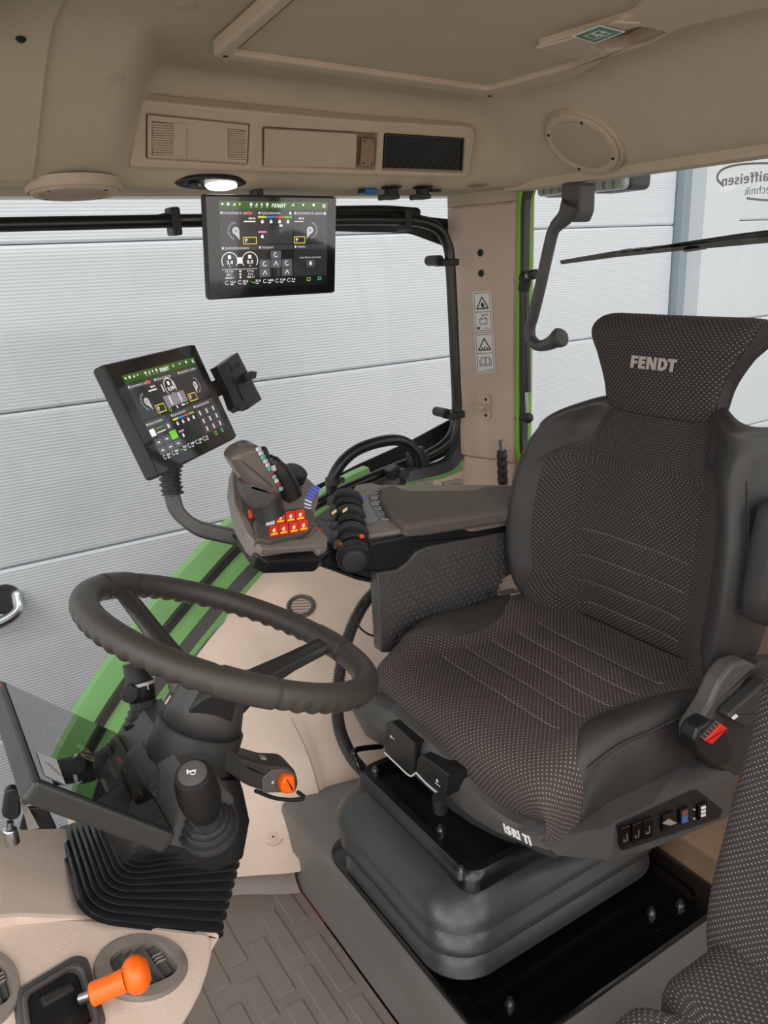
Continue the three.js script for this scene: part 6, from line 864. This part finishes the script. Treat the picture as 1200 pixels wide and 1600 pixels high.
{
  const x = RX + 0.012, f = (a, b) => P.x(a, b, x), t = thing('gas_strut', 'black gas strut holding the rear window beside the pillar', 'gas strut', f(822, 655).toArray());
  part(t, 'cylinder', rod(f(819, 452), f(822, 612), 0.0125), plain(0x131314, 0.3)); part(t, 'piston_rod', rod(f(822, 612), f(824, 648), 0.0045), M.steel);
  part(t, 'ball_joint', [rod(f(807, 654), f(828, 653), 0.008), new THREE.SphereGeometry(0.0145, 20, 14).translate(...f(825, 653).toArray())], M.black); part(t, 'upper_pivot', [rod(f(818, 454), f(822, 436), 0.015), rod(f(818, 432), f(838, 428), 0.012), new THREE.SphereGeometry(0.017, 20, 14).translate(...f(821, 434).toArray())], M.black); part(t, 'pivot_bolt', rod(f(826, 431), f(830, 430), 0.0128), M.steel);
}
{
  const x = RX + 0.085, f = (a, b) => P.x(a, b, x), t = thing('window_wiper', 'dusty rear window wiper resting level across the glass', 'wiper', f(1040, 400).toArray()), dusty = plastic(0x54524d, 0.7);
  part(t, 'blade', prism(PX([[874, 407], [960, 392], [1060, 380], [1260, 364], [1260, 374], [1060, 392], [960, 402], [876, 413]], f), V(1, 0, 0), 0.012, 0.002), dusty);
  part(t, 'wiper_arm', prism(PX([[985, 392], [1060, 379], [1160, 364], [1260, 352], [1260, 362], [1160, 374], [1060, 388]], f), V(1, 0, 0), 0.02, 0.003), M.black); part(t, 'hinge', prism(PX([[1066, 386], [1080, 382], [1094, 383], [1092, 390], [1068, 394]], f), V(1, 0, 0), 0.026, 0.002), M.dark);
  for (const [a, b] of [[970, 982], [990, 1003], [1008, 1022]]) part(t, 'yoke', prism(PX([[a, 390 - (a - 970) * 0.1], [b, 388 - (a - 970) * 0.1], [b, 394 - (a - 970) * 0.1], [a, 396 - (a - 970) * 0.1]], f), V(1, 0, 0), 0.014, 0.001), M.greyLight);
}
for (const [x, y, lb] of [[868, 298, 'rear work light behind the top of the window handle'], [950, 291, 'rear work light hanging below the roof edge past the handle']]) {
  const c = P.x(x, y, 1.6), t = thing('work_light', lb, 'work light', c.toArray(), undefined); part(t, 'bracket', bx(c.x + 0.03, c.x + 0.06, c.y + 0.02, 1.6, c.z - 0.02, c.z + 0.02, 0.004), M.black); part(t, 'housing', box(0.08, 0.05, 0.13, 0.015, 3).translate(c.x + 0.045, c.y + 0.012, c.z), M.dark); part(t, 'lens', box(0.03, 0.042, 0.12, 0.012, 3).translate(c.x, c.y + 0.01, c.z), plain(0xaebfb8, 0.15), 'pale glass lens'); part(t, 'reflector_rib', [-0.03, 0, 0.03].map((d) => box(0.004, 0.036, 0.006, 0.001).translate(c.x - 0.016, c.y + 0.01, c.z + d)), M.steel);
}
{ // dealer lettering on the outside of the rear glass, seen from behind
  const x = RX + 0.0555, f = (a, b) => P.x(a, b, x), a = f(1128, 283), b = f(1202, 273), t = thing('window_lettering', 'grey dealer lettering on the rear glass, reversed from inside', 'sticker', f(1160, 300).toArray()), film = plain(0xa9adb1, 0.5);
  const put = (g, c) => g.applyMatrix4(new THREE.Matrix4().makeBasis(V(0, 0, -1), V(0, 1, 0), V(1, 0, 0)).setPosition(c));
  const g1 = text('Raiffeisen', 0.044, 0.0008, fontBold); g1.computeBoundingBox(); const k = (b.z - a.z) * 1.13 / (2 * g1.boundingBox.max.x); g1.scale(k, k, 1); const w1 = g1.boundingBox.max.x, c1 = a.clone(); c1.z += w1; part(t, 'lettering', uvBox(put(g1, c1)), film);
  const e = f(1163, 299), g2 = text('Technik', 0.034 * k, 0.0008, fontReg); g2.computeBoundingBox(); const c2 = e.clone(); c2.z += g2.boundingBox.max.x; part(t, 'lettering', uvBox(put(g2, c2)), film);
  part(t, 'swoosh', [tube(PX([[1130, 290], [1121, 280], [1126, 267], [1150, 258], [1200, 255], [1260, 258]], f), 0.0022, 40, 6), tube(PX([[1168, 310], [1200, 313], [1250, 310]], f), 0.0022, 20, 6)], film);
}
// ================================================================ belt buckle, retractor, passenger seat
{
  const z = 0.318, f = (a, b) => P.z(a, b, z), t = thing('belt_buckle', 'black seat belt buckle with red release button', 'buckle', f(1115, 1205).toArray());
  part(t, 'body', prism(PX([[1085, 1158], [1092, 1138], [1112, 1125], [1135, 1138], [1147, 1165], [1145, 1190], [1124, 1204], [1090, 1176]], f), V(0, 0, -1), 0.03, 0.005, 0.006), M.black);
  part(t, 'release_button', prism(PX([[1102, 1158], [1128, 1131], [1138, 1139], [1113, 1164]], (a, b) => P.z(a, b, z + 0.006)), V(0, 0, -1), 0.01, 0.002, 0.002), plain(0xe02622, 0.35), 'bright red release button');
  part(t, 'slot_grille', prism(PX([[1093, 1152], [1119, 1126], [1126, 1131], [1100, 1157]], (a, b) => P.z(a, b, z + 0.003)), V(0, 0, -1), 0.006, 0.001, 0.002), M.darker); for (let k = 0; k < 6; k++) part(t, 'grille_rib', rod(P.z(1096 + k * 4.6, 1151 - k * 4.6, z + 0.0035), P.z(1101 + k * 4.4, 1155 - k * 4.6, z + 0.0035), 0.0008, 0.0008, 6), M.greyLight);
  part(t, 'stalk', prism(PX([[1100, 1180], [1135, 1195], [1132, 1222], [1102, 1215]], (a, b) => P.z(a, b, z - 0.05)), V(0, 0, -1), 0.01, 0.003), M.black);
}
{
  const f = (z) => (a, b) => P.z(a, b, z), t = thing('belt_retractor', 'black belt retractor and bracket between armrest and backrest', 'retractor', [1.16, 0.5, -0.33]);
  part(t, 'case', [prism(PX([[765, 968], [772, 948], [795, 938], [812, 946], [825, 975], [800, 990]], f(-0.32)), V(0, 0, -1), 0.06, 0.008, 0.004)], M.gloss); for (const [x0, x1] of [[772, 786], [784, 798]]) part(t, 'web_guide', prism(PX([[x0, 968], [x1, 946], [x1 + 5, 948], [x0 + 8, 970]], f(-0.312)), V(0, 0, -1), 0.02, 0.002), M.darker);
  part(t, 'bracket', [prism(PX([[774, 940], [790, 932], [815, 926], [832, 930], [835, 938], [815, 934], [790, 942], [776, 946]], f(-0.4)), V(0, 0, -1), 0.04, 0.003), prism(PX([[812, 936], [834, 930], [833, 946], [826, 945]], f(-0.395)), V(0, 0, -1), 0.01, 0.002)], M.steel, 'bright steel bracket');
  part(t, 'mount_plate', prism(PX([[780, 950], [845, 940], [880, 975], [870, 1000], [790, 1000]], f(-0.42)), V(0, 0, -1), 0.02, 0.003), M.gloss);
  const web = part(t, 'webbing', prism(PX([[832, 975], [840, 940], [843, 942], [836, 978]], f(-0.3)), V(0, 0, -1), 0.004, 0.001), M.dark);
}
{ // folding passenger seat beside the driver seat
  const t = thing('passenger_seat', 'dotted grey fabric passenger seat beside the driver seat', 'seat', [0.75, 0.22, 0.6]);
  const xs = (y) => 0.778 + (y - 0.508) * 0.178, zl = (y) => tab([[0.4, 0.47], [0.46, 0.452], [0.52, 0.446], [0.6, 0.448], [0.72, 0.452], [0.85, 0.458], [1.0, 0.48]], y)[0];
  part(t, 'backrest', grid((u, v) => { const y = mix(0.42, 1.0, v), z0 = zl(y), w = 0.42, s = u * 1.16 - 0.08; let z, x = xs(y); if (s < 0) { z = z0 + 0.004; x += -s * 1.0; } else if (s > 1) { z = z0 + w; x += (s - 1); } else { const e = Math.min(s, 1 - s); z = z0 + s * w; x += e < 0.08 ? 0.02 * (1 - Math.sqrt(1 - (1 - e / 0.08) ** 2)) : 0; x -= 0.012 * Math.sin(Math.PI * s); } return V(x, y + (v > 0.97 ? 0 : 0), z); }, 70, 60), M.jumpFabric, 'dotted grey fabric backrest');
  part(t, 'backrest_shell', loft([0.40, 0.42, 0.6, 0.8, 1.0, 1.02].map((y, i) => { const e = i === 0 || i === 5 ? 0.02 : 0; return [V(xs(y) + 0.03, y, zl(y) + 0.006 + e), V(xs(y) + 0.1 - e, y, zl(y) + 0.004 + e), V(xs(y) + 0.1 - e, y, zl(y) + 0.41 - e), V(xs(y) + 0.03, y, zl(y) + 0.41 - e)]; }), { crease: 0.6 }), M.dark);
  const cy = (x, z) => 0.482 - 0.02 * ss(0.62, 0.5, x) ;
  part(t, 'cushion', grid((u, v) => { const s = u * 1.3 - 0.15, q = v * 1.3 - 0.15; const z = mix(0.474, 0.87, Math.max(0, Math.min(1, s))), x0 = 0.50, x = mix(0.79, x0, Math.max(0, Math.min(1, q))); let y = cy(x, z); const ex = Math.min(1, Math.max(0, q)), es = Math.min(1, Math.max(0, s)), e = Math.min(es, 1 - es, ex, 1 - ex); if (e < 0.09) y -= 0.03 * (1 - Math.sqrt(Math.max(0, 1 - (1 - e / 0.09) ** 2))); if (s < 0) y -= -s * 0.55; if (s > 1) y -= (s - 1) * 0.55; if (q < 0) y -= -q * 0.55; if (q > 1) y -= (q - 1) * 0.55; const notch = 0.03 * Math.exp(-(((x - 0.64) / 0.018) ** 2)) * ss(0.5, 0.0, s); return V(x, y, z + notch); }, 80, 80), M.jumpFabric, 'dotted grey fabric seat cushion');
  part(t, 'seat_frame', [bx(0.53, 0.82, 0.36, 0.4, 0.50, 0.85, 0.01), bx(0.62, 0.84, 0.2205, 0.37, 0.56, 0.8, 0.01)], M.black);
  part(t, 'side_tab', prism([P.z(1030, 1582, 0.475), P.z(1050, 1545, 0.475), P.z(1058, 1565, 0.475), P.z(1034, 1586, 0.475)], V(0, 0, 1), 0.02, 0.001), M.tan, 'tan cloth tab');
}
// ================================================================ rest of the tractor, below and ahead of the cab (it shades the gate and the floor)
{
  const t = thing('tractor_body', 'dark chassis, wheels and bonnet of the tractor under and ahead of the cab', 'tractor', [0, -1.5, 0]);
  part(t, 'chassis', bx(-2.4, 1.7, -0.95, -0.08, -0.38, 0.38, 0.05), M.black); part(t, 'bonnet', loft([[-2.55, 0.45, 0.3], [-2.45, 0.52, 0.36], [-1.6, 0.62, 0.4], [-0.75, 0.7, 0.44]].map(([x, h, w]) => [[-0.3, -w], [h - 0.12, -w], [h, -w * 0.7], [h, w * 0.7], [h - 0.12, w], [-0.3, w]].map(([y, z]) => V(x, y, z))), { crease: 0.5 }), M.dark);
  for (const z of [-0.62, 0.62]) part(t, 'tank', bx(-0.6, 0.3, -0.9, -0.1, z - 0.2, z + 0.2, 0.06), M.black);
  for (const z of [-1.22, 1.22]) for (const [x, r, w] of [[1.3, 0.93, 0.52], [-1.75, 0.68, 0.45]]) { const c = V(x, -1.5 + r, z), d = V(0, 0, 1); const y = part(t, 'wheel', lathe([[r * 0.55, -w / 2], [r * 0.86, -w / 2], [r * 0.97, -w * 0.42], [r, -w * 0.3], [r, w * 0.3], [r * 0.97, w * 0.42], [r * 0.86, w / 2], [r * 0.55, w / 2]], c, d, 56), M.rubber); part(y, 'rim', lathe([[0.0001, -0.05], [r * 0.3, -0.05], [r * 0.52, -w * 0.4], [r * 0.56, -w * 0.46], [r * 0.56, w * 0.46], [r * 0.52, w * 0.4], [r * 0.3, 0.05], [0.0001, 0.05]], c, d, 40), plain(0xb0312a, 0.4)); }
}
renderer.render(scene, camera);
